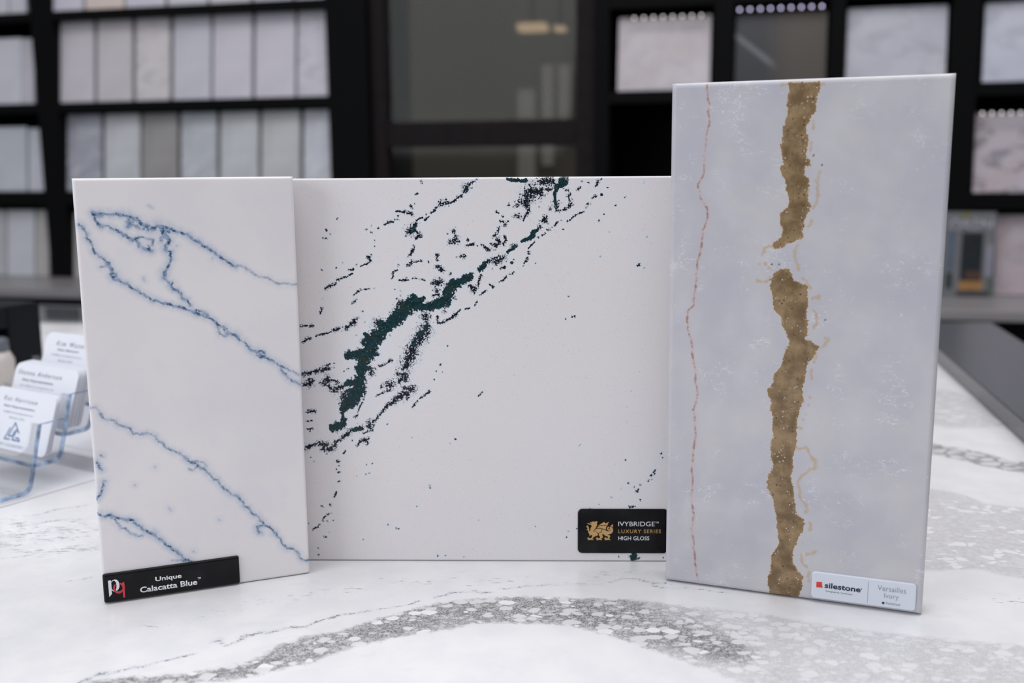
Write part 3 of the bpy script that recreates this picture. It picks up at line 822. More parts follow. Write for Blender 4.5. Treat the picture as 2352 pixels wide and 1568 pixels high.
a, b = left.uv(240, 1386), left.uv(548, 1277)
labL = plate('label', left.uv(237, 1350)[0], left.uv(550, 1310)[0], .0006, left.uv(235, 1318)[1], .0014, 0, .0018, .0014, blk, left.o)
tag(labL, 'black domed name label')
yL = -.0019
text_px(left, 'lettering', 'Unique', (357, 1335), (417, 1327), (356.5, 1322), yL, wht, labL, bold=.024)
text_px(left, 'lettering', 'Calacatta Blue', (322, 1357), (453, 1341), (321, 1344), yL, wht, labL, bold=.024)
text_px(left, 'lettering', 'TM', (453.5, 1327.5), (461, 1326.5), (453.2, 1323), yL, wht, labL)
PQ = (235, 1315, 24.13, 24.13)
polys_px(left, 'emblem', PQ, [
    [(310,380),(465,350),(485,430),(500,560),(520,900),(530,1110),(390,1270)],
    [(490,430),(560,350),(680,305),(800,320),(890,410),(945,560),(945,720),(890,840),(800,940),(745,880),(785,780),(790,640),(760,490),(700,400),(640,365),(570,390),(510,480)],
    [(510,830),(560,920),(640,970),(685,978),(690,945),(640,932),(570,880),(530,800)]], yL, wht, labL)
polys_px(left, 'emblem', PQ, [
    [(960,480),(1080,520),(1120,460),(1210,450),(1240,700),(1250,950),(1270,1300),(1160,1310),(1140,1150),(1120,960),(1020,1060),(900,1090),(760,1050),(660,970),(610,860),(600,740),(650,610),(740,560),(740,640),(700,760),(720,880),(790,950),(900,960),(1020,930),(1110,850),(1120,760),(1100,680),(1040,600),(960,560)]], yL-.00002, redp, labL)

m0, m1 = mid.uv(1327, 1220)[0], mid.uv(1327, 1269)
labM = plate('label', m0, m0+(mid.uv(1526, 1220)[0]-m0)*1.04, m1[1], mid.uv(1400, 1168)[1], .003, 0, .0008, .0003, blk, mid.o)
tag(labM, 'flat black label with gold dragon emblem')
yM = -.00085
text_px(mid, 'lettering', 'IVYBRIDGE', (1420, 1207), (1503.5, 1207), (1420, 1196.7), yM, wht, labM, bold=-.004)
text_px(mid, 'lettering', 'TM', (1504.5, 1200.5), (1512.5, 1200.5), (1504.5, 1196.8), yM, wht, labM)
text_px(mid, 'lettering', 'LUXURY SERIES', (1420, 1222.7), (1517.5, 1222.7), (1420, 1214.7), yM, gold, labM, space=1.2)
text_px(mid, 'lettering', 'HIGH GLOSS', (1420, 1239), (1491, 1239), (1420, 1230.3), yM, wht, labM, bold=.002)
ring = [(1665+128*cos(t), 715+118*sin(t)) for t in np.linspace(radians(-60), radians(268), 26)] + \
       [(1665+54*cos(t), 725+40*sin(t)) for t in np.linspace(radians(268), radians(-60), 26)]
DRG = [
 [(340,380),(440,465),(480,470),(580,470),(590,540),(640,540),(700,500),(620,590),(560,680),(545,780),(545,880),(520,885),(480,840),(465,740),(440,640),(430,590),(380,530),(335,530),(350,575),(290,580),(320,610),(370,680),(375,750),(310,800),(350,815),(400,780),(415,900),(440,980),(500,1070),(510,1100),(475,1150),(510,1150),(560,1110),(620,1100),(670,1140),(640,1220),(590,1290),(540,1310),(490,1290),(440,1240),(395,1235),(430,1280),(350,1295),(360,1330),(430,1340),(390,1410),(460,1390),(600,1385),(730,1392),(730,1365),(640,1340),(700,1290),(740,1230),(760,1180),(790,1220),(830,1160),(900,1150),(1000,1120),(1000,1080),(970,1020),(920,930),(860,890),(780,885),(700,885),(720,840),(800,760),(860,690),(850,670),(910,620),(900,580),(940,530),(920,500),(960,450),(930,410),(950,350),(980,320),(930,275),(850,295),(760,310),(690,290),(640,320),(590,345),(500,345),(530,370),(600,385),(660,395),(600,420),(520,415),(430,400)],
 [(970,600),(1040,530),(1200,420),(1390,315),(1390,370),(1440,400),(1560,370),(1660,315),(1590,420),(1590,500),(1450,495),(1250,505),(1080,550)],
 [(920,700),(1000,620),(1100,580),(1300,545),(1580,540),(1500,600),(1470,700),(1490,780),(1400,755),(1250,695),(1100,675),(990,685)],
 [(740,855),(850,780),(920,735),(1080,720),(1250,735),(1330,752),(1220,760),(1180,800),(1175,880),(1200,930),(1120,930),(1060,950),(1010,1020),(980,970),(900,885),(830,855)],
 [(1240,950),(1210,870),(1220,810),(1280,780),(1400,795),(1480,835),(1600,880),(1700,868),(1775,810),(1800,730),(1770,660),(1700,600),(1760,600),(1840,640),(1890,720),(1905,830),(1870,940),(1800,1010),(1700,1045),(1580,1050),(1620,1090),(1700,1130),(1760,1195),(1700,1180),(1700,1260),(1650,1340),(1750,1370),(1750,1395),(1600,1385),(1400,1410),(1450,1350),(1370,1330),(1370,1300),(1430,1290),(1400,1240),(1450,1240),(1500,1290),(1560,1310),(1600,1260),(1600,1200),(1560,1170),(1450,1150),(1380,1100),(1310,1040),(1270,1040),(1240,1080),(1300,1190),(1290,1240),(1200,1310),(1150,1340),(1240,1370),(1240,1395),(1080,1385),(900,1410),(950,1350),(860,1330),(880,1295),(930,1290),(920,1240),(960,1245),(1010,1290),(1070,1305),(1120,1260),(1140,1210),(1080,1150),(1050,1080),(1060,1010),(1100,970),(1180,965)],
 ring,
 [(1740,560),(1890,450),(1905,640),(1840,590)],
]
polys_px(mid, 'emblem', (1335, 1185, 26.13, 26.13), DRG, yM, gold, labM)

r0, r1 = right.uv(1863, 1370), right.uv(2102, 1403)
labR = plate('label', r0[0], r1[0], r1[1]+.0003, right.uv(2103, 1341)[1]+.0003, .0022, 0, .0014, .0007, lblab, right.o)
tag(labR, 'white plastic name label')
yR = -.00145
RL = (1860, 1300, 9.408, 9.408)


def rp_(x, y): return (1860+x/9.408, 1300+y/9.408)


polys_px(right, 'emblem', RL, [[(150,315),(270,322),(262,355),(280,440),(145,428)]], yR, redo, labR)
text_px(right, 'lettering', 'silestone', rp_(325, 442), rp_(1095, 548), rp_(325, 325), yR, navy, labR, bold=.02)
text_px(right, 'lettering', 'Designed by Cosentino', rp_(345, 530), rp_(925, 608), rp_(345, 500), yR, greyp, labR)
text_px(right, 'lettering', 'Versailles', rp_(1465, 490), rp_(2075, 575), rp_(1468, 378), yR, lgreyp, labR, bold=-.012)
text_px(right, 'lettering', 'Ivory', rp_(1605, 690), rp_(1915, 722), rp_(1605, 560), yR, lgreyp, labR, bold=-.012)
text_px(right, 'lettering', 'Polished', rp_(1645, 790), rp_(1945, 838), rp_(1645, 745), yR, lgreyp, labR)
q0, q1 = right.uv(*rp_(1268, 310)), right.uv(*rp_(1242, 770))
prism('divider_line', [[(q0[0]-.0001, q0[1]), (q0[0]+.0001, q0[1]), (q0[0]+.0001, q1[1]), (q0[0]-.0001, q1[1])]], yR-.0001, yR, lgreyp, labR)
dc = right.uv(*rp_(1588, 770))
prism('dot', [[(dc[0]+.00075*cos(t), dc[1]+.00075*sin(t)) for t in np.linspace(0, 2*pi, 17)[:-1]]], yR-.0001, yR, navy, labR)
dc = right.uv(*rp_(1117, 470))
prism('dot', [[(dc[0]+.00035*cos(t), dc[1]+.00035*sin(t)) for t in np.linspace(0, 2*pi, 13)[:-1]]], yR-.0001, yR, navy, labR)


# ------------------------------------------------------------------ the counter
def table_mat():
    n = NM('white_quartz_countertop', rough=.22, spec=.4)
    band, ridge, thin, sand, band2, streak = (n.attr(k) for k in ('band', 'ridge', 'thin', 'sand', 'band2', 'streak'))
    n1 = n.noise(700, 3, .65)
    n2 = n.noise(220, 3, .6)
    n3 = n.noise(40, 3, .55)
    wn = n.node('ShaderNodeTexNoise', Scale=120.0, Detail=3.0)
    n.inp(wn, 'Vector', n.co())
    wv = n.t.nodes.new('ShaderNodeVectorMath')
    wv.operation = 'MULTIPLY_ADD'
    n.t.links.new(wn.outputs['Color'], wv.inputs[0])
    wv.inputs[1].default_value = (.006, .006, .0)
    n.t.links.new(n.co(), wv.inputs[2])
    vec = n.mapped(scale=(.72, 1, 1), vec=wv.outputs[0])
    edge = n.voro(150, 'DISTANCE_TO_EDGE', vec)
    rnd = n.voro(150, 'F1', vec, 'Color')
    sep = n.t.nodes.new('ShaderNodeSeparateColor')
    n.t.links.new(rnd, sep.inputs[0])
    edge2 = n.voro(310, 'DISTANCE_TO_EDGE', vec)
    base = n.mix(n.step(n3, .3, .7), (.72, .72, .735), (.775, .77, .775))
    # faint patches
    pt = n.math('MULTIPLY', n.step(n.noise(70, 2, .5, n.mapped(scale=(.5, 1, 1))), .66, .71), .18)
    base = n.mix(pt, base, (.62, .61, .62))
    # sparse streaks
    sv = n.mapped(rot=(0, 0, radians(-24)), scale=(.22, 1, 1))
    s1 = n.noise(560, 4, .75, sv)
    s2 = n.noise(75, 3, .6, n.mapped(rot=(0, 0, radians(-24)), scale=(.5, 1, 1)))
    thr = n.math('ADD', n.math('MULTIPLY', n.math('ADD', s1, n.math('MULTIPLY', s2, .5)), 1.0), n.math('MULTIPLY', streak, .42))
    base = n.mix(n.math('MULTIPLY', n.step(thr, 1.04, 1.16), .75), base, (.24, .24, .27))
    # sand zone
    sm = n.step(n.math('ADD', sand, n.math('MULTIPLY', n.math('SUBTRACT', n3, .5), 14)), -3, 5)
    sc_ = n.mix(n.step(n2, .35, .7), (.53, .52, .53), (.64, .63, .64))
    sc_ = n.mix(n.math('MULTIPLY', n.step(n1, .62, .70), .75), sc_, (.18, .18, .19))
    peb = n.math('MULTIPLY', n.step(edge, .04, .08), n.step(sep.outputs[0], .80, .82))
    sc_ = n.mix(peb, sc_, (.76, .76, .78))
    base = n.mix(n.math('MULTIPLY', sm, .8), base, sc_)
    # pebbles in a grainy dark matrix
    rsm = n.math('MULTIPLY_ADD', sep.outputs[0], .50, .08)
    d1 = n.voro(150, 'F1', vec)
    peb1 = n.step(n.math('SUBTRACT', n.math('ADD', d1, n.math('MULTIPLY', n.math('SUBTRACT', n1, .5), .25)), rsm), .05, -.05)
    vec2 = n.mapped(scale=(.7, 1, 1), loc=(.3, .1, 0), vec=wv.outputs[0])
    rnd2 = n.voro(290, 'F1', vec2, 'Color')
    sep2 = n.t.nodes.new('ShaderNodeSeparateColor')
    n.t.links.new(rnd2, sep2.inputs[0])
    d2 = n.voro(290, 'F1', vec2)
    peb2 = n.step(n.math('SUBTRACT', d2, n.math('MULTIPLY_ADD', sep2.outputs[1], .55, -.02)), .08, -.08)
    pebble = n.math('MAXIMUM', peb1, n.math('MULTIPLY', peb2, .6))
    g1 = n.math('ADD', n.math('MULTIPLY', n.noise(1000, 2, .6), .6), n.math('MULTIPLY', n.noise(330, 3, .6), .4))
    lvl = n.math('MULTIPLY', n.step(n.math('ADD', band, n.math('MULTIPLY', n.math('SUBTRACT', n2, .5), 9)), -1.2, 4.5), n.step(n.math('ADD', ridge, n.math('MULTIPLY', n.math('SUBTRACT', n.noise(45, 3), .5), 2.4)), -2.7, .9, .30, 1.0))
    matrix = n.math('SUBTRACT', 1.0, pebble)
    dens = n.math('MULTIPLY', n.math('MULTIPLY', matrix, lvl), n.step(g1, .36, .57, .15, 1.0))
    col = n.mix(n.math('MULTIPLY', lvl, .42), base, (.52, .51, .52))
    col = n.mix(n.math('MULTIPLY', n.step(sep.outputs[1], .75, .8), n.math('MULTIPLY', peb1, n.math('MULTIPLY', lvl, .8))), col, (.82, .82, .84))
    col = n.mix(n.math('MULTIPLY', dens, .95), col, n.mix(n.step(n1, .35, .65), (.07, .068, .072), (.24, .235, .235)))
    # second band, far right
    l2 = n.step(n.math('ADD', band2, n.math('MULTIPLY', n.math('SUBTRACT', n2, .5), 8)), -1, 3)
    nn = n.step(n.voro(75, 'DISTANCE_TO_EDGE', vec), .16, .02)
    col = n.mix(n.math('MULTIPLY', l2, n.math('ADD', n.math('MULTIPLY', nn, .6), .25)), col, (.26, .25, .25))
    # thin lines
    xt = n.math('ADD', thin, n.math('MULTIPLY', n.math('SUBTRACT', n1, .5), 3.5))
    xt = n.math('ADD', xt, n.math('MULTIPLY', n.math('SUBTRACT', n2, .5), 2.5))
    col = n.mix(n.math('MULTIPLY', n.step(xt, -.9, .9), .33), col, (.44, .45, .52))
    col = n.mix(n.math('MULTIPLY', n.step(xt, .35, 1.1), .75), col, (.12, .12, .15))
    n.set(color=col)
    return n.m


def grid_coords(segs):
    out = [segs[0][0]]
    for a_, b_, k in segs:
        out += list(np.linspace(a_, b_, k+1)[1:])
    return np.array(out)


gx = grid_coords([(-1.7, -.75, 12), (-.75, -.55, 10), (-.55, .44, 495), (.44, .555, 20)])
gy = grid_coords([(-.25, .30, 6), (.30, 1.12, 328), (1.12, 1.62, 28)])
GX, GY = np.meshgrid(gx, gy)
WX = GX+.21*(GY-.9)
WY = GY-.148*(GX-.2)*np.clip((GY-1.12)/.5, 0, 1)
nY, nX = GX.shape
TH = .03
V = np.stack([WX.ravel(), WY.ravel(), np.full(GX.size, TZ)], 1)
idx = np.arange(GX.size).reshape(GX.shape)
Q = np.stack([idx[:-1, :-1].ravel(), idx[:-1, 1:].ravel(), idx[1:, 1:].ravel(), idx[1:, :-1].ravel()], 1)
per = np.concatenate([idx[0, :], idx[1:, -1], idx[-1, -2::-1], idx[-2:0:-1, 0]])
V2 = V[per].copy()
V2[:, 2] -= TH
base = len(V)
cur = np.arange(base, base+len(per))
Q2 = np.stack([per, cur, np.roll(cur, -1), np.roll(per, -1)], 1)
V = np.concatenate([V, V2])
Q = np.concatenate([Q, Q2])
me = bpy.data.meshes.new('countertop')
me.vertices.add(len(V))
me.vertices.foreach_set('co', V.astype(np.float32).ravel())
me.loops.add(len(Q)*4+len(per))
me.loops.foreach_set('vertex_index', np.concatenate([Q.ravel(), cur[::-1]]).astype(np.int32))
me.polygons.add(len(Q)+1)
me.polygons.foreach_set('loop_start', np.concatenate([np.arange(len(Q))*4, [len(Q)*4]]).astype(np.int32))
me.update(calc_edges=True)
me.validate()
me.materials.append(table_mat())
counter = bpy.data.objects.new('countertop', me)
C.objects.link(counter)
tag(counter, 'white stone countertop with a pebbly grey arching vein, carrying the three large slabs', 'countertop')

TX, TY = V[:, 0]*1000, V[:, 1]*1000


def tmm(pts):
    out = []
    for p in pts:
        w_ = on_z(p[0], p[1])
        d_ = np.linalg.norm(on_z(p[0], p[1]+1)-w_)
        out.append((w_[0]*1000, w_[1]*1000, (p[2] if len(p) > 2 else 1)*d_*1000))
    return out


BU = [(120,1600),(200,1560),(330,1549),(420,1546),(470,1537),(540,1524),(600,1503),(640,1475),(700,1458),(780,1447),(850,1423),(920,1403),(1000,1383),(1080,1373),(1180,1368),(1280,1370),(1350,1372),(1450,1376),(1550,1386),(1650,1395),(1750,1408),(1850,1425),(2000,1448),(2352,1480),(2500,1500)]
BLo = [(2500,1700),(2100,1680),(1850,1620),(1700,1570),(1640,1547),(1500,1497),(1400,1462),(1330,1442),(1250,1434),(1150,1432),(1080,1437),(1000,1452),(900,1467),(800,1492),(720,1522),(620,1547),(540,1562),(430,1575),(300,1610)]
F_ = {}
F_['band'] = np.clip(poly_sd(TX, TY, [p[:2] for p in tmm(BU+BLo)]), -20, 20)
F_['ridge'] = strokes_field(TX, TY, [tmm([(150,1590,8),(300,1562,9),(480,1552,10),(600,1526,14),(660,1500,18),(760,1475,17),(860,1447,18),(960,1425,20),(1060,1405,24),(1150,1395,26),(1250,1398,26),(1350,1412,26),(1450,1432,24),(1550,1455,22),(1620,1475,17),(1700,1500,10)])], 1, -3)
TL = [
 [(150,1590,3),(180,1568,4),(230,1547,4),(290,1537,3),(330,1530,3),(400,1513,3),(450,1500,2.5)],
 [(485,1475,3),(500,1470,5),(520,1482,3)], [(520,1482,2),(560,1462,5),(600,1452,4),(640,1447,3),(700,1440,3),(760,1418,3),(850,1402,2.5)],
 [(870,1398,2),(960,1380,2)], [(1000,1372,2),(1040,1360,3),(1090,1357,3),(1130,1360,2)], [(1150,1352,2.5),(1200,1346,2.5)], [(1210,1345,2),(1265,1342,2.5),(1290,1346,1.5)],
 [(1300,1338,2),(1340,1342,2.5),(1380,1341,2.5)], [(1400,1337,2),(1430,1327,2),(1470,1330,2),(1500,1338,2),(1545,1342,1.5)],
 [(0,1235,1.5),(60,1225,2),(130,1222,1.5)], [(0,1255,2),(50,1250,2)], [(60,1185,1),(140,1168,1.5),(200,1160,1)], [(40,1208,1.5),(130,1195,2),(210,1190,1)],
 [(0,1282,1),(80,1272,1)], [(150,1335,1.5),(210,1325,2)], [(1500,1345,2),(1600,1352,1.5),(1680,1362,1)],
]
F_['thin'] = strokes_field(TX, TY, [wiggle(tmm(s_), .3, 2, random.Random(4)) for s_ in TL], 1.0, -3)
F_['sand'] = np.clip(poly_sd(TX, TY, [p[:2] for p in tmm([(1900,1115),(2140,1120),(2200,1132),(2260,1155),(2352,1165),(2600,1190),(2600,1345),(2352,1330),(2300,1322),(2250,1308),(2130,1312),(1900,1300)])]), -30, 30)
sand2 = np.clip(poly_sd(TX, TY, [p[:2] for p in tmm([(2000,880),(2165,890),(2230,905),(2352,960),(2352,990),(2170,985),(2000,960)])]), -30, 30)*.5-3
F_['sand'] = np.maximum(F_['sand'], sand2)
F_['band2'] = np.clip(poly_sd(TX, TY, [p[:2] for p in tmm([(1900,995),(2145,1018),(2214,1030),(2271,1041),(2325,1058),(2352,1060),(2600,1100),(2600,1140),(2352,1089),(2310,1080),(2264,1072),(2202,1056),(2145,1045),(1900,1030)])]), -20, 20)
z1 = strokes_field(TX, TY, [tmm([(-60,1240,80),(230,1230,70)])], 1, -2)
z2 = strokes_field(TX, TY, [tmm([(350,1440,50),(620,1380,70),(900,1340,60),(1500,1315,45)]), tmm([(2200,1370,50),(2400,1390,60)])], 1, -2)
F_['streak'] = np.clip(np.maximum(z1, z2-.45), -1.2, .6)
for k_, arr in F_.items():
    at = me.attributes.new(k_, 'FLOAT', 'POINT')
    at.data.foreach_set('value', arr.astype(np.float32))

blackwood = plain('black_laminate', (.003, .0032, .0036), .6, .15, 30, spec=.06)
# cabinet that carries the counter
bm = bmesh.new()
box_bm(bm, -1.5, .52, -.12, 1.45, .1, TZ-TH-.0005)
box_bm(bm, -1.45, .47, -.07, 1.40, 0, .1)
for v in bm.verts:
    v.co.x += .21*(v.co.y-.9)
tag(from_bm('counter_cabinet', bm, plain('dark_cabinet_wood', (.03, .028, .03), .4)), 'dark cabinet carrying the white stone countertop', 'cabinet')

# dark grey raised worktop on the right
gw = NM('dark_grey_stone', rough=.25, spec=.5)
gw.set(color=gw.mix(gw.step(gw.noise(300, 3), .4, .65), (.075, .077, .088), (.10, .102, .115)))


def lx(y): return .5693+.2091*(y-1.3385)
def rx(y): return .706+.2255*(y-1.3916)


bm = bmesh.new()
ya, yb = .2, 1.578
vs = []
for z in (TZ+.0003, TZ+.0205):
    for x_, y_ in ((lx(ya), ya), (rx(ya), ya), (rx(yb), yb), (lx(yb), yb+.008)):
        vs.append(bm.verts.new((x_, y_, z)))
for f_ in ((3, 2, 1, 0), (4, 5, 6, 7), (0, 1, 5, 4), (1, 2, 6, 5), (2, 3, 7, 6), (3, 0, 4, 7)):
    bm.faces.new([vs[i] for i in f_])
bmesh.ops.bevel(bm, geom=bm.edges[:], offset=.0012, segments=2, affect='EDGES')
gwo = from_bm('stone_worktop', bm, gw.m)
tag(gwo, 'dark grey stone worktop laid along the right edge of the white countertop', 'worktop')

# smooth white board under the card holder
a_h = radians(57.8)
WD = np.array([sin(a_h), -cos(a_h), 0])       # along the cards, towards the viewer
DD = np.array([cos(a_h), sin(a_h), 0])        # into the holder, away
Q0 = on_z(70, 1139, .0015)
E0 = on_z(65, 1148)
bm = bmesh.new()
c4 = [E0-DD*.45, E0+DD*.62, E0+DD*.62-WD*.75, E0-DD*.45-WD*.75]
vs = [bm.verts.new(tuple(p+[0, 0, dz])) for dz in (.0002, .0014) for p in c4]
for f_ in ((3, 2, 1, 0), (4, 5, 6, 7), (0, 1, 5, 4), (1, 2, 6, 5), (2, 3, 7, 6), (3, 0, 4, 7)):
    bm.faces.new([vs[i] for i in f_])
tag(from_bm('counter_mat', bm, plain('smooth_pale_board', (.76, .76, .79), .3, .03, 12)), 'thin smooth pale grey mat under the clear card holder', 'mat')


# ------------------------------------------------------------------ clear tiered card holder
def acrylic(name, tint, refl=.9, body=0.0, bodycol=(.5, .6, .9)):
    m = bpy.data.materials.new(name)
    m.use_nodes = True
    t = m.node_tree
    t.nodes.remove(t.nodes['Principled BSDF'])
    out = t.nodes['Material Output']
    tr = t.nodes.new('ShaderNodeBsdfTransparent')
    tr.inputs[0].default_value = (*tint, 1)
    gl = t.nodes.new('ShaderNodeBsdfGlossy')
    gl.inputs['Roughness'].default_value = .06
    fr = t.nodes.new('ShaderNodeFresnel')
    fr.inputs[0].default_value = 1.45
    k = t.nodes.new('ShaderNodeMath')
    k.operation = 'MULTIPLY'
    k.inputs[1].default_value = refl
    t.links.new(fr.outputs[0], k.inputs[0])
    mx = t.nodes.new('ShaderNodeMixShader')
    t.links.new(k.outputs[0], mx.inputs[0])
    src = tr.outputs[0]
    if body:
        df = t.nodes.new('ShaderNodeBsdfDiffuse')
        ns = t.nodes.new('ShaderNodeTexNoise')
        ns.inputs['Scale'].default_value = 130
        cr = t.nodes.new('ShaderNodeValToRGB')
        cr.color_ramp.elements[0].position = .35
        cr.color_ramp.elements[1].position = .65
        cr.color_ramp.elements[0].color = (*[c*.28 for c in bodycol], 1)
        cr.color_ramp.elements[1].color = (*[min(1, c*1.75) for c in bodycol], 1)
        tcn = t.nodes.new('ShaderNodeTexCoord')
        t.links.new(tcn.outputs['Object'], ns.inputs['Vector'])
        t.links.new(ns.outputs['Fac'], cr.inputs[0])
        t.links.new(cr.outputs[0], df.inputs[0])
        m2 = t.nodes.new('ShaderNodeMixShader')
        m2.inputs[0].default_value = body
        t.links.new(tr.outputs[0], m2.inputs[1])
        t.links.new(df.outputs[0], m2.inputs[2])
        src = m2.outputs[0]
    t.links.new(src, mx.inputs[1])
    t.links.new(gl.outputs[0], mx.inputs[2])
    t.links.new(mx.outputs[0], out.inputs[0])
    return m


clear = acrylic('clear_acrylic', (.988, .991, .997), .4)
bluee = acrylic('blue_tinted_acrylic_edge', (.76, .84, .98), .8, .42, (.34, .46, .74))


def fillet(path, r, n=6):
    out = [np.array(path[0], float)]
    for a_, b_, c_ in zip(path[:-2], path[1:-1], path[2:]):
        a_, b_, c_ = map(lambda q: np.array(q, float), (a_, b_, c_))
        u1, u2 = (a_-b_)/np.linalg.norm(a_-b_), (c_-b_)/np.linalg.norm(c_-b_)
        rr = min(r, np.linalg.norm(a_-b_)*.48, np.linalg.norm(c_-b_)*.48)
        p0, p1 = b_+u1*rr, b_+u2*rr
        for i in range(n+1):
            s_ = i/n
            out.append((1-s_)**2*p0+2*s_*(1-s_)*b_+s_*s_*p1)
    out.append(np.array(path[-1], float))
    return out


def strip(name, path, th, x0, x1, mat, parent, r=.006):
    P = fillet(path, r)
    n = len(P)
    N = []
    for i in range(n):
        d_ = P[min(i+1, n-1)]-P[max(i-1, 0)]
        d_ = d_/np.linalg.norm(d_)
        N.append(np.array([-d_[1], d_[0]]))
    V_, Fc = [], []
    for x in (x0, x1):
        for sgn in (1, -1):
            V_ += [(x, *(P[i]+N[i]*th/2*sgn)) for i in range(n)]
    A, B, A2, B2 = 0, n, 2*n, 3*n
    for i in range(n-1):
        Fc += [[A+i, A+i+1, B+i+1, B+i], [A2+i, B2+i, B2+i+1, A2+i+1],
               [A+i, A2+i, A2+i+1, A+i+1], [B+i, B+i+1, B2+i+1, B2+i]]
    Fc += [[A, B, B2, A2], [A+n-1, A2+n-1, B2+n-1, B+n-1]]
    bm = bmesh.new()
    m_ = bpy.data.meshes.new('tmp')
    m_.from_pydata(V_, [], Fc)
    bm.from_mesh(m_)
    bpy.data.meshes.remove(m_)
    return from_bm(name, bm, mat, parent)


HM = Matrix(((WD[0], DD[0], 0, Q0[0]), (WD[1], DD[1], 0, Q0[1]), (0, 0, 1, TZ+.0034), (0, 0, 0, 1)))
holder = empty('business_card_holder', (0, 0, 0))
holder.matrix_world = HM
tag(holder, 'clear acrylic three tier business card holder with blue tinted edges', 'card holder')
HW, DT, DZ, LEAN = .097, .0295, .0195, radians(14)
TIER = [(.0055+DT*i, .022+DZ*i) for i in range(3)]
LIPH = .034
for i, (ty, tz) in enumerate(TIER):
    nx_ = (ty+DT, tz+DZ) if i < 2 else (ty+DT+.001, tz+DZ+.012)
    path = [(ty, tz), (ty+.0235, tz), nx_]
    strip('pocket', path, .0026, -HW, -.0016, clear, holder)
    strip('edge', path, .0032, -.0016, 0, bluee, holder)
    strip('edge', path, .0032, -HW-.0016, -HW, bluee, holder)
    # front lip with a scooped opening
    w0, tabw, hh, low = HW-.0012, .011, LIPH, .004
    pts = [(-w0, 0), (-.0012, 0), (-.0012, hh), (-.0012-tabw+.002, hh), (-.0012-tabw, hh-.002), (-.0012-tabw-.001, hh*.5)]
    for k in range(1, 7):
        t_ = k/6*pi/2
        pts.append((-.0012-tabw-.001-.020*(1-cos(t_)), low+(hh*.5-low)*(1-sin(t_))))
    half = pts[2:]
    pts += [(-HW-x+.0, z) for x, z in half[::-1]]
    lip = prism('front_lip', [pts], -.0011, .0011, clear, holder)
    lip.matrix_local = Matrix.Translation((0, ty, tz)) @ Matrix.Rotation(-LEAN, 4, 'X')
    e1 = (ty+sin(LEAN)*hh, tz+cos(LEAN)*hh)
    strip('edge', [(ty, tz), ((ty+e1[0])/2, (tz+e1[1])/2), e1], .0028, -.0014, 0, bluee, holder, .001)
    e2 = (ty+.0235+sin(LEAN)*hh*1.0, tz+cos(LEAN)*hh)
    for xx in (-.0012, -HW):
        V_ = [(xx, ty, tz), (xx, ty+.0235, tz), (xx, e2[0], e2[1]), (xx, e1[0], e1[1])]
        V_ += [(x+.0009, y, z) for x, y, z in V_]
        new_obj('side_wall', V_, [[0, 1, 2, 3][::-1], [4, 5, 6, 7], [0, 4, 5, 1][::-1], [1, 5, 6, 2][::-1], [2, 6, 7, 3][::-1], [3, 7, 4, 0][::-1]], clear, holder)
    strip('edge', [e1, ((e1[0]+e2[0])/2, (e1[1]+e2[1])/2), e2], .0009, -.0013, 0, bluee, holder, .001)  # bluish strip draws the highlight along the side wall's top edge
    box('fold_edge', -HW, -.002, ty-.0014, ty+.0016, tz-.0016, tz+.0012, acrylic('soft_blue_fold', (.80, .86, .96), .6, .25, (.35, .45, .75)) if i == 0 else bpy.data.materials['soft_blue_fold'], holder, .0005)
legp = [(-.055, .0012), (0, .0012), TIER[0]]
strip('front_leg', legp, .0026, -HW, -.0016, clear, holder, .007)
strip('edge', legp, .0032, -.0016, 0, bluee, holder, .007)
strip('rear_leg', [(TIER[2][0]+DT, TIER[2][1]+.004), (TIER[2][0]+DT+.004, .0012), (TIER[2][0]+DT-.03, .0012)], .0026, -HW, -.0016, clear, holder, .006)
box('center_rib', -.062, -.058, -.004, .004, .002, TIER[0][1]-.003, clear, holder, .001)

cardm = plain('white_card_stock', (.80, .81, .86), .5, .01)
inkm = plain('blue_grey_ink', (.16, .20, .27), .6, .03)
inkl = plain('light_blue_grey_ink', (.33, .39, .48), .6, .03)
logm = plain('blue_logo_ink', (.06, .17, .36), .5, .25, 300)
CL, CHH = .0889, .0508


def seg_poly(a_, b_, w_):
    a_, b_ = np.array(a_), np.array(b_)
    d_ = (b_-a_)/np.linalg.norm(b_-a_)
    n_ = np.array([-d_[1], d_[0]])*w_/2
    e_ = d_*w_*.4
    return [tuple(a_-n_-e_), tuple(b_-n_+e_), tuple(b_+n_+e_), tuple(a_+n_-e_)]


class Card:
    def __init__(s, y, z, lean, dx=0.0):
        s.M = HM @ Matrix.Translation((-.0083+dx-CL, y, z)) @ Matrix.Rotation(-lean, 4, 'X')
        s.o = plate('business_card', 0, CL, 0, CHH, .006, .0004, .0004, .0001, cardm)
        s.o.matrix_world = s.M
        s.P = np.array(s.M.translation)
        s.u, s.n, s.v = (np.array(s.M.col[i][:3]) for i in range(3))

    def uv(s, x, y):
        p = on_plane(x, y, s.P, s.n)-s.P
        return p @ s.u, p @ s.v


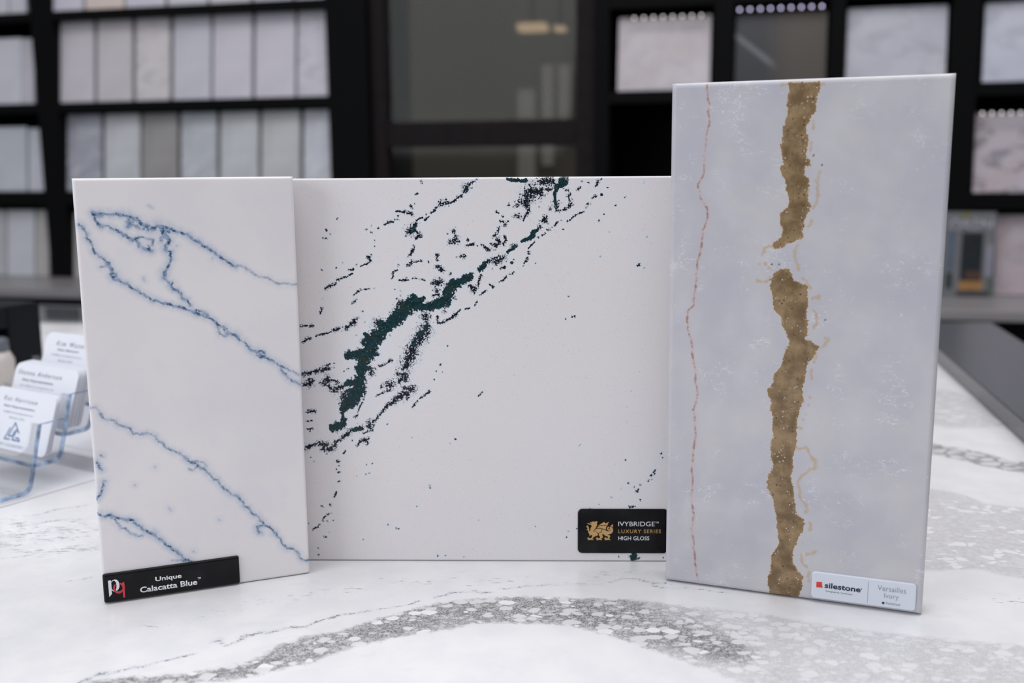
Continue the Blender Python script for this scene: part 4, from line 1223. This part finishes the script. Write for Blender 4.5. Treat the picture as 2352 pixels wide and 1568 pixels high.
specs = [  # y, z, lean, count behind, gap
    (.0204, TIER[0][1]+.0018, radians(18.5), 5, .0010, 'front'),
    (.0418, TIER[1][1]+.0010, radians(20), 9, .0015, 'middle'),
    (.0735, TIER[2][1]+.0040, radians(20), 3, .0012, 'rear')]
GRP = {'front': 'cards in the lowest front tier', 'middle': 'cards in the middle tier', 'rear': 'cards in the top rear tier'}
for y_, z_, ln, cnt, gap, nm in specs:
    c = Card(y_, z_, ln)
    tag(c.o, {'front': 'white business card with blue triangle logo in the lowest tier',
              'middle': 'white printed business card in the middle tier of the clear holder',
              'rear': 'white business card partly behind the blue veined slab, in the top tier'}[nm], 'business card', GRP[nm])
    yy = -.00012
    if nm == 'front':
        T_ = [('Kat Harrison', (9.6, 917), (85, 930.3), (11, 907.4), inkm, .3, .0),
              ('Sales Representative', (8.9, 932.7), (79.2, 945.7), (9.2, 927.2), inkm, 0, .015),
              ('kat@lowcountrygranite.com', (7.8, 946.8), (75, 957), (7.8, 942), inkl, 0, 0),
              ('843-261-7274', (21.3, 960), (55.5, 966), (21.3, 955.9), inkl, 0, 0),
              ('LOW COUNTRY', (-13, 1019.5), (53, 1031), (-13, 1012.5), inkl, 0, 0)]
        cr6 = lambda x, y: c.uv(x/5.405, 880+y/5.405)
        L_ = [((195, 490), (105, 648)), ((105, 648), (150, 655)), ((150, 655), (188, 590)), ((195, 490), (228, 600)),
              ((130, 552), (55, 682)), ((55, 682), (118, 694)), ((215, 570), (150, 700)), ((150, 700), (240, 720)),
              ((240, 720), (228, 682)), ((228, 682), (195, 678)), ((215, 570), (236, 618))]
        prism('emblem', [seg_poly(cr6(*p), cr6(*q), .0011) for p, q in L_], yy-.0001, yy, logm, c.o)
    elif nm == 'middle':
        T_ = [('Shanna Anderson', (41.3, 858.4), (141.3, 871.6), (43.9, 848.2), inkm, .3, 0),
              ('Sales Representative', (50.5, 874.2), (120.9, 885.4), (51, 868), inkm, 0, .015),
              ('shanna@lowcountrygranite.com', (44.9, 886.2), (123, 898), (44.9, 881.6), inkl, 0, 0),
              ('843-261-7274', (61, 899.4), (98, 905.9), (61, 894.8), inkl, 0, 0)]
    else:
        T_ = [('Kim Waters', (129.6, 793), (203, 802), (131.6, 782.9), inkm, .3, 0),
              ('Sales Manager', (131.6, 805.3), (181, 812), (132, 800), inkm, 0, .015),
              ('kim@lowcountrygranite.com', (118.4, 816), (187, 824.7), (118.4, 811.4), inkl, 0, 0),
              ('843-261-7274', (132.7, 829.8), (165.3, 833.9), (132.7, 825.4), inkl, 0, 0)]
    for txt, bl, br, tl, m_, sh, bo in T_:
        text_px(c, 'lettering', txt, bl, br, tl, yy, m_, c.o, shear=sh, bold=bo, th=.00006, space=1.4 if sh else 1.0)
    for k in range(1, cnt+1):
        c2 = Card(y_+gap*k, z_, ln-radians(.35*k), dx=random.uniform(-.0008, .0008))
        tag(c2.o, 'white business card stacked behind the printed one in the %s tier of the clear holder' % {'front': 'lowest', 'middle': 'middle', 'rear': 'top'}[nm], 'business card', 'spare '+GRP[nm])


# ------------------------------------------------------------------ black rack and jar, far left of the counter
def at_y(px, py, y):
    d = ray(px, py)
    return CAM+d*(y/d[1])


ry = 1.32
pr = at_y(99, 800, ry)
ztop = at_y(60, 692, ry)[2]
rack = empty('counter_rack', (pr[0], ry, TZ+.0002), radians(65))
tag(rack, 'black open-fronted box rack standing behind the clear card holder at far left', 'rack')
hz_ = ztop-TZ
blackp = plain('black_plastic', (.006, .008, .010), .4, .2, 30, spec=.12)
box('side_panel', -.049, 0, 0, .10, 0, hz_-.0005, blackp, rack, .002)
box('side_panel', -.24, -.21, 0, .10, 0, hz_-.0005, blackp, rack, .002)
box('top_panel', -.21, -.049, 0, .10, hz_-.028, hz_-.0005, blackp, rack, .002)
box('back_panel', -.21, -.049, .09, .10, .0, hz_-.028, blackp, rack)
jp = at_y(8, 850, 1.30)


def lathe(name, prof, mat, parent=None, n=28):
    V_, Fc = [], []
    for r_, z_ in prof:
        V_ += [(r_*cos(2*pi*i/n), r_*sin(2*pi*i/n), z_) for i in range(n)]
    for k in range(len(prof)-1):
        for i in range(n):
            j = (i+1) % n
            Fc.append([k*n+i, k*n+j, (k+1)*n+j, (k+1)*n+i])
    Fc.append(list(range(n))[::-1])
    Fc.append(list(range((len(prof)-1)*n, len(prof)*n)))
    return new_obj(name, V_, Fc, mat, parent, smooth=True)


jar = empty('jar', (pr[0]-.004-.093*cos(radians(65))+.032*sin(radians(65)), ry-.093*sin(radians(65))-.032*cos(radians(65)), TZ+.0016))
tag(jar, 'small cream coloured jar with grey lid beside the black rack', 'jar')
lathe('body', [(.013, 0), (.020, .002), (.022, .012), (.022, .036), (.017, .046)], plain('cream_ceramic', (.50, .46, .43), .4), jar)
lathe('lid', [(.016, .0462), (.017, .048), (.017, .060), (.014, .062)], plain('grey_lid', (.10, .11, .13), .4), jar)

# ------------------------------------------------------------------ back wall with displays and door
YW = radians(13.5)
d0 = ray(1176, 384)
O_ = CAM+d0*3.2
WN = np.array([sin(YW), cos(YW), 0])
WS = np.array([cos(YW), -sin(YW), 0])
WO = np.array([O_[0], O_[1], 0])
WM = Matrix(((WS[0], WN[0], 0, WO[0]), (WS[1], WN[1], 0, WO[1]), (0, 0, 1, 0), (0, 0, 0, 1)))


def wp(px, py, t=0.0):
    p = on_plane(px, py, WO+WN*t, WN)-WO
    return p @ WS, p[2]


def wr(x0, y0, x1, y1, t=0.0):
    xm, ym = (x0+x1)/2, (y0+y1)/2
    return wp(x0, ym, t)[0], wp(x1, ym, t)[0], wp(xm, y1, t)[1], wp(xm, y0, t)[1]


def wempty(name):
    o = empty(name, (0, 0, 0))
    o.matrix_world = WM
    return o


def wbox(name, x0, x1, y0, y1, z0, z1, mat, parent=None, bev=0.0):
    o = box(name, x0, x1, y0, y1, z0, z1, mat, parent, bev)
    if parent is None:
        o.matrix_world = WM
    return o


DEP = .34
# structure
floor = box('floor', -4.5, 4.5, -2.5, 7.5, -.05, 0, plain('grey_floor', (.16, .155, .15), .5, .1, 3))
tag(floor, 'grey floor', kind='structure')
darkwall = plain('dark_wall_paint', (.004, .0042, .0045), .6, .1, 5, spec=.15)
dl, dr = wp(843, 200)[0], wp(1366, 200)[0]
ZT = 2.9
for nm, x0, x1 in (('wall_back_left', -3.0, dl-.002), ('wall_back_right', dr+.002, 2.9)):
    w_ = wbox(nm, x0, x1, DEP+.002, DEP+.10, 0, ZT, darkwall)
    tag(w_, 'black wall behind the sample displays', kind='structure')
w_ = wbox('wall_back_top', dl-.002, dr+.002, DEP+.002, DEP+.10, 2.3, ZT, darkwall)
tag(w_, kind='structure')
# room behind the glass door, with glows that stand in for reflections
olive = plain('olive_grey_paint', (.135, .122, .098), .7, .16, 1.2)
w_ = wbox('wall_far', -1.8, 1.9, 2.6, 2.7, 0, ZT, olive)
tag(w_, kind='structure')
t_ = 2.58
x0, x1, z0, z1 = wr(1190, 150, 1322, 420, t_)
win_refl = wempty('window_reflection_1')
tag(win_refl, kind='structure')
dimglow = NM('window_reflection_glow')  # glowing rectangles imitate a window mirrored in the door glass
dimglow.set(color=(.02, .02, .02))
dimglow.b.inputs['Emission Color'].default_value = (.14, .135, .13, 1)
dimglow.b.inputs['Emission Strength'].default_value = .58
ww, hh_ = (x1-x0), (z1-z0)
wbox('reflected_pane', x0, x0+ww*.30, t_-.01, t_, z0, z0+hh_*.80, dimglow.m, win_refl)
wbox('reflected_pane', x0+ww*.42, x0+ww*.62, t_-.01, t_, z0+hh_*.15, z1, dimglow.m, win_refl)
wbox('reflected_pane', x0+ww*.70, x0+ww*.92, t_-.01, t_, z0+hh_*.35, z1, dimglow.m, win_refl)
wbox('reflected_muntin', x0, x0+ww, t_-.03, t_-.012, z0+hh_*.50, z0+hh_*.56, olive, win_refl)
x0, x1, z0, z1 = wr(1192, 55, 1255, 72, 1.8)
lamp_reflection = NM('warm_reflection_glow')  # glowing boxes imitate a warm streak mirrored in the door glass
lamp_reflection.set(color=(.1, .08, .06))
lamp_reflection.b.inputs['Emission Color'].default_value = (.40, .30, .20, 1)
lamp_reflection.b.inputs['Emission Strength'].default_value = .9
pl = wempty('pendant_reflection')
tag(pl, 'small warm glow standing in for a reflection in the upper door glass', 'lamp_reflection')
wbox('reflected_shade', x0, x1, 1.75, 1.85, z0, z1, lamp_reflection.m, pl, .004)
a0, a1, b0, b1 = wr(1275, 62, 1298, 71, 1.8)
wbox('reflected_shade', a0, a1, 1.75, 1.85, b0, b1, lamp_reflection.m, pl, .003)
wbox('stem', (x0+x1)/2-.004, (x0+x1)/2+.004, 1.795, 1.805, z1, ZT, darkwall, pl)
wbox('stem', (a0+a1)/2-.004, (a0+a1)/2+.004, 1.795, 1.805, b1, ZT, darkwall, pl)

# door
fr = NM('dark_brown_door_wood', rough=.6, spec=.1)
fr.set(color=fr.mix(fr.noise(30, 4), (.006, .0045, .005), (.017, .013, .015)))
door = wempty('door_1')
tag(door, kind='structure')
g0, g1 = wp(890, 200, .05)[0], wp(1325, 200, .05)[0]
wbox('door_stile', dl+.002, g0, .03, .09, .02, 2.28, fr.m, door, .004)
wbox('door_stile', g1, dr-.002, .03, .09, .02, 2.28, fr.m, door, .004)
zr0, zr1 = wp(1108, 336, .04)[1], wp(1108, 277, .04)[1]
wbox('door_rail', g0, g1, .035, .085, zr0, zr1, fr.m, door, .003)
wbox('door_rail', g0, g1, .035, .085, 2.10, 2.28, fr.m, door, .003)
wbox('door_rail', g0, g1, .035, .085, .02, .25, fr.m, door, .003)
dglass = acrylic('door_glass', (.88, .87, .83), .28)
wbox('glass_pane', g0, g1, .058, .064, zr1, 2.10, dglass, door)
wbox('glass_pane', g0, g1, .058, .064, .25, zr0, dglass, door)

# black ledge and base
bl = blackwood
zl = wp(100, 636, 0)[1]
r_ = ray(60, 663)
pf = CAM+r_*((zl-CAM[2])/r_[2])
tf = (pf-WO) @ WN
ledge_t = plain('grey_ledge_stone', (.23, .22, .225), .35, .06, 20)
th_ = (zl-wp(60, 690, tf)[1])*.74
xl0, xr1 = -2.6, wp(2700, 600)[0]
tag(wbox('ledge', xl0, xr1, tf, DEP-.001, zl-th_, zl-.0005, ledge_t, None, .003), 'long grey stone ledge running along the back wall under the sample displays', 'ledge')
bc = wempty('base_cabinet')
tag(bc, 'black base cabinet under the grey ledge with pale drawers', 'cabinet')
tb = tf+.05
wbox('body', xl0, xr1, tb, DEP-.002, 0, zl-th_-.002, bl, bc)
pale = plain('pale_grey_drawer', (.34, .34, .36), .4)
drk = plain('slate_drawer', (.085, .088, .10), .4)
x0, x1, z0, z1 = wr(60, 701, 300, 745, tb)
dw = wbox('drawer', x0, x1, tb-.012, tb-.001, z0-.25, z1, pale, bc, .002)
x0, x1, z0, z1 = wr(112, 705, 190, 733, tb)
wbox('drawer_front', x0, x1, tb-.018, tb-.0125, z0, z1, drk, dw, .002)


def stone(name, c1, c2, vein=None, vs=7, amt=.5, rough=.35, dots=False):
    n = NM(name, rough=rough)
    nz = n.noise(6, 3, .55)
    col = n.mix(n.step(nz, .3, .7), c1, c2)
    if vein:
        w1 = n.noise(vs, 4, .6, n.mapped(rot=(0, radians(35), 0), scale=(1, 1, 2.2)), .6)
        ridge_ = n.math('ABSOLUTE', n.math('SUBTRACT', w1, .5))
        col = n.mix(n.math('MULTIPLY', n.step(ridge_, .035, .0), amt), col, vein)
    n.set(color=col)
    return n.m


def L(r, g, b, k=1.0):
    return tuple(min(.9, c*k) for c in srgb(r, g, b))


K = 1.38
# left display
disp = wempty('sample_display')
tag(disp, 'black laminate sample display left of the door', 'display shelf')
upr = [(-260, -215, 330), (92, 141, 330), (752, 845, 200)]
for x0_, x1_, ym in upr:
    wbox('upright', wp(x0_, ym)[0], wp(x1_, ym)[0], 0, DEP, zl, 2.45, bl, disp, .002)
wbox('back_panel', wp(-215, 330)[0], wp(752, 200)[0], DEP-.02, DEP, zl, 2.45, bl, disp)


def shelf_z(x, y0, y1): return wp(x, y1)[1], wp(x, y0)[1]


SH = [shelf_z(420, 11, 33), shelf_z(420, 229, 252), shelf_z(60, 440, 472)]
xa, xb, xc, xd = wp(-215, 330)[0], wp(92, 330)[0], wp(141, 330)[0], wp(752, 200)[0]
for z0_, z1_ in SH:
    wbox('shelf', xa, xb, 0, DEP-.02, z0_, z1_, bl, disp, .001)
    wbox('shelf', xc, xd, 0, DEP-.02, z0_, z1_, bl, disp, .001)

ORD = ['first', 'second', 'third', 'fourth', 'fifth', 'sixth', 'seventh', 'eighth']


def sample(x0, x1, ztop, zbot, col, label, group, ref_y, lean=7, th=.03, t=.012, extra=None, hpx=None, yaw=0):
    s0, s1 = wp(x0-2*(th > .022), ref_y, t)[0], wp(x1+2.5*(th > .022), ref_y, t)[0]
    h = (ztop-zbot)/cos(radians(lean))
    o = plate('stone_sample', 0, s1-s0, 0, h, .002, th, th, .002, col, None, 2)
    o.matrix_world = WM @ Matrix.Translation((s0, t, zbot+.0008)) @ Matrix.Rotation(radians(yaw), 4, 'Z') @ Matrix.Rotation(radians(-lean), 4, 'X')
    tag(o, label, 'stone sample', group)
    return o


cols2 = [(172,168,174),(170,166,170),(178,174,176),(168,168,176),(172,169,177),(170,167,175),(168,166,174)]
xs2 = [(124,205),(218,293),(307,380),(394,475),(486,570),(583,670),(681,750)]
cn2 = ['pale pinkish grey', 'light warm grey', 'cream grey', 'cool light grey', 'pale lilac grey', 'pale grey', 'grey veined']
zt2 = wp(420, 36, .03)[1]
for i, ((x0_, x1_), cc, cn) in enumerate(zip(xs2, cols2, cn2)):
    m_ = stone('sample_stone', L(*cc, K*.93), L(*cc, K*1.05), L(120, 120, 130, K) if i in (2, 6) else None, 6, .35)
    sample(x0_, x1_, zt2, SH[1][1], m_, '%s stone sample, %s from the left in the upper row' % (cn, ORD[i]), 'samples in the upper row of the left display', 135)
cols3 = [(135,138,147),(165,167,171),(127,125,125),(152,156,161),(160,163,166),(157,158,160),(158,160,168)]
xs3 = [(145,222),(235,311),(322,398),(411,488),(502,584),(597,680),(694,756)]
cn3 = ['slate blue grey', 'light grey', 'brownish grey', 'cool grey', 'silver grey', 'soft grey', 'pale grey veined']
zt3 = wp(420, 258, .03)[1]
for i, ((x0_, x1_), cc, cn) in enumerate(zip(xs3, cols3, cn3)):
    m_ = stone('sample_stone', L(*cc, K*.85), L(*cc, K*1.12), L(185, 185, 190, K) if i in (0, 3, 6) else None, 7, .4)
    sample(x0_, x1_, zt3, SH[2][1], m_, '%s stone sample, %s from the left in the second row' % (cn, ORD[i]), 'samples in the lower row of the left display', 335)
zt1 = SH[0][1]+.26
for i, (x0_, x1_, cc, cn) in enumerate([(100,186,(172,170,180),'pale lilac'),(197,280,(182,170,164),'warm beige'),(290,375,(172,170,180),'light grey'),(388,472,(170,170,176),'cool grey'),(484,572,(172,170,174),'silvery'),(584,668,(165,165,172),'mid grey'),(680,748,(165,165,172),'dull grey')]):
    sample(x0_, x1_, zt1, SH[0][1], stone('sample_stone', L(*cc, K*.95), L(*cc, K*1.05)), '%s stone sample, %s from the left in the topmost row' % (cn, ORD[i]), 'samples in the topmost row of the left display', 10)
for x0_, x1_, yb_, yt_, zb_, cc, lb in [
    (-40,40,232,88,SH[1][1],(172,172,180),'pale grey stone sample at the left edge, upper row'),
    (46,70,235,88,SH[1][1],(165,163,170),'narrow pale stone sample beside the left upright, upper row'),
    (-60,52,440,292,SH[2][1],(160,165,172),'bluish grey stone sample at the left edge, second row'),
    (62,92,440,295,SH[2][1],(165,168,175),'narrow bluish stone sample beside the left upright, second row'),
    (-70,4,636,483,zl,(150,152,156),'grey stone sample on the ledge at the left photo edge'),
    (12,70,636,483,zl,(165,168,173),'light grey stone sample standing on the ledge left of the upright'),
    (78,104,636,483,zl,(150,148,146),'narrow warm grey stone sample touching the left upright on the ledge'),
    (151,235,636,488,zl,(150,148,146),'grey stone sample on the ledge half hidden by the blue veined slab'),
    (-60,10,18,-90,SH[0][1],(170,170,178),'pale stone sample cut by the top left corner'),
    (18,52,18,-90,SH[0][1],(168,168,176),'narrow pale stone sample near the top left corner')]:
    zt_ = wp((x0_+x1_)/2, yt_, .03)[1]
    sample(x0_, x1_, zt_, zb_, stone('sample_stone', L(*cc, K*.93), L(*cc, K*1.05)), lb, 'samples in the left column', (yb_+yt_)/2, th=.025)

# right display
disp2 = wempty('sample_display')
tag(disp2, 'black laminate sample display with square cubbies right of the door', 'display shelf')
xe = wp(2600, 200)[0]
UP_ = [(1368, 1400), (1638, 1685), (1905, 1940), (2185, 2250)]
for x0_, x1_ in UP_:
    wbox('upright', wp(x0_, 120)[0], wp(x1_, 120)[0], 0, DEP, zl, 2.45, bl, disp2, .002)
wbox('upright', xe-.04, xe, 0, DEP, zl, 2.45, bl, disp2, .002)
wbox('back_panel', wp(1400, 120)[0], xe-.04, DEP-.02, DEP, zl, 2.45, bl, disp2)
edges = [wp(1400, 120)[0], wp(1638, 120)[0], wp(1685, 120)[0], wp(1905, 120)[0], wp(1940, 120)[0], wp(2185, 120)[0], wp(2250, 120)[0], xe-.04]
SA = shelf_z(1500, 208, 236)
SBz = shelf_z(1500, 445, 480)
STz = shelf_z(1800, -35, 3)
for k in range(0, 8, 2):
    for z0_, z1_ in (SA, SBz, STz):
        wbox('shelf', edges[k], edges[k+1], 0, DEP-.02, z0_, z1_, bl, disp2, .001)

mA = stone('veined_white_sample', L(165, 158, 160, K*.84), L(180, 174, 180, K*.84), L(140, 138, 150, K*.84), 5, .28)
sample(1418, 1632, wp(1525, 36, .03)[1], SA[1], mA, 'pale pink grey veined square sample in the cubby just right of the door', 'samples in the right display', 120, th=.02)
n = NM('dark_brown_sample', rough=.3)
sxyz = n.node('ShaderNodeSeparateXYZ')
n.inp(sxyz, 0, n.co())
ln_ = n.math('ABSOLUTE', n.math('ADD', n.math('ADD', sxyz.outputs['Z'], n.math('MULTIPLY', sxyz.outputs['X'], .80)), -.155))
cB = n.mix(n.step(sxyz.outputs['X'], .06, .18), (.016, .018, .025), (.055, .045, .035))  # reflection painted into the colour as a slate-to-brown gradient
cB = n.mix(n.math('MULTIPLY', n.step(ln_, .014, .003), n.step(sxyz.outputs['X'], .13, .09)), cB, (.12, .13, .15))
n.set(color=cB)
sample(1688, 1900, wp(1795, 28, .03)[1], SA[1], n.m, 'dark stone sample with a painted slate-to-brown reflection and one pale diagonal vein', 'samples in the right display', 110, th=.02)
mC = stone('light_lilac_sample', L(160, 160, 172, K*.84), L(172, 172, 182, K*.84), L(110, 115, 125, K*.84), 4, .28)
sample(1945, 2177, wp(2060, 14, .03)[1], SA[1], mC, 'light lilac grey square sample directly above the tall tan veined slab', 'samples in the right display', 100, th=.02)
sample(2262, 2480, wp(2370, 2, .03)[1], SA[1], stone('pale_blue_sample', L(165, 168, 182, K*.84), L(182, 184, 196, K*.84), L(125, 130, 145, K*.84), 4, .28), 'pale bluish square sample in the top right corner of the photo', 'samples in the right display', 95, th=.02)
mE = stone('pink_grey_sample', L(165, 152, 156, K*.84), L(172, 166, 176, K*.84), L(70, 70, 78, K*.84), 5, .55)
sample(2240, 2465, wp(2350, 256, .03)[1], SBz[1], mE, 'pinkish grey square sample with dark mottling at the right edge, middle row', 'samples in the right display', 345, th=.02)
mF = stone('rose_sample', L(160, 146, 150, K*.84), L(168, 160, 166, K*.84), L(120, 112, 120, K*.84), 4, .28)
sample(2287, 2500, wp(2400, 494, .03)[1], zl, mF, 'rose tinted stone sample standing on the ledge at the right edge', 'samples in the right display', 585, th=.02)

# small round shelf lights above the cubbies; first cubby's row stands in for reflections
led = NM('led_glow')
led.set(color=(.3, .3, .3))
led.b.inputs['Emission Color'].default_value = (.72, .66, 1.0, 1)
led.b.inputs['Emission Strength'].default_value = 2.3
led2 = NM('faint_led_glow')
led2.set(color=(.3, .3, .3))
led2.b.inputs['Emission Color'].default_value = (1, .93, .97, 1)
led2.b.inputs['Emission Strength'].default_value = 1.25
for nm_, pts_, m_ in (('second cubby over the dark brown sample', [(1699+23.6*i, 23-1.0*i) for i in range(9)], led.m),
                      ('first cubby, standing in for reflections on the pale pink sample', [(1457+22*i, 42-.8*i) for i in range(8)], led2.m),
                      ('lower right cubby over the mottled pink sample', [(2256+22*i, 262-.8*i) for i in range(8)], led2.m)):
    st_ = wempty('light_strip')
    tag(st_, 'row of small round lights in the ' + nm_, 'light strip', 'light strips in the right display')
    c0, c1 = wp(pts_[0][0]-12, pts_[0][1], .008), wp(pts_[-1][0]+12, pts_[-1][1], .008)
    zc = (c0[1]+c1[1])/2
    wbox('rail', c0[0], c1[0], .004, .008, zc-.003, zc+.003, bl, st_)
    for p_ in pts_:
        q_ = wp(p_[0], p_[1], .004)
        prism('bulb', [[(q_[0]+.0035*cos(t), zc+.0035*sin(t)) for t in np.linspace(0, 2*pi, 13)[:-1]]], 0, .0039, m_, st_)

# magazine on the ledge
mg = wempty('magazine')
tag(mg, 'magazine with dark cover picture standing on the ledge behind the tall tan veined slab', 'magazine')
mgp = plain('silver_cover', (.15, .155, .165), .3, .1)
t0 = -.03
x0, x1, z0, z1 = wr(2150, 487, 2283, 686, t0)
z0 = zl+.0005
wbox('cover', x0, x1, t0, t0+.008, z0, z1, mgp, mg, .001)
def mrect(nm, a_, b_, c_, d_, mat, k=.001):
    p0, p1, r0_, r1_ = wr(a_, b_, c_, d_, t0)
    wbox(nm, p0, p1, t0-k, t0-k+.0009, r0_, r1_, mat, mg)


mrect('cover_picture', 2207, 534, 2256, 645, plain('night_picture', (.008, .013, .017), .4, .6, 30))
mrect('cover_picture', 2202, 644, 2256, 666, plain('amber_strip', (.32, .17, .06), .4, .3, 30))
mrect('cover_picture', 2216, 622, 2254, 640, plain('rust_glow_print', (.07, .035, .025), .4, .3, 30), .0022)
mrect('cover_picture', 2176, 530, 2192, 620, plain('slate_blue_print', (.09, .12, .16), .4, .2, 30))
mrect('cover_picture', 2172, 626, 2186, 662, plain('dark_green_print', (.012, .028, .028), .4, .2, 30))
mrect('cover_picture', 2264, 560, 2280, 634, plain('lilac_grey_print', (.24, .24, .30), .4, .2, 30))
mrect('cover_picture', 2266, 636, 2282, 684, plain('sage_print', (.09, .115, .10), .4, .2, 30))
mrect('cover_sticker', 2210, 488, 2228, 499, plain('yellow_print', (.17, .16, .05), .4, .2, 30))
mrect('cover_band', 2196, 668, 2270, 684, plain('dark_band_print', (.04, .04, .048), .4, .2, 30))
p0, p1, r0_, r1_ = wr(2180, 504, 2281, 531, t0)
lettering('lettering', 'OREN', p0, p1, r0_, r1_, t0-.0002, plain('silver_print', (.30, .30, .35), .4), mg, bold=.03)
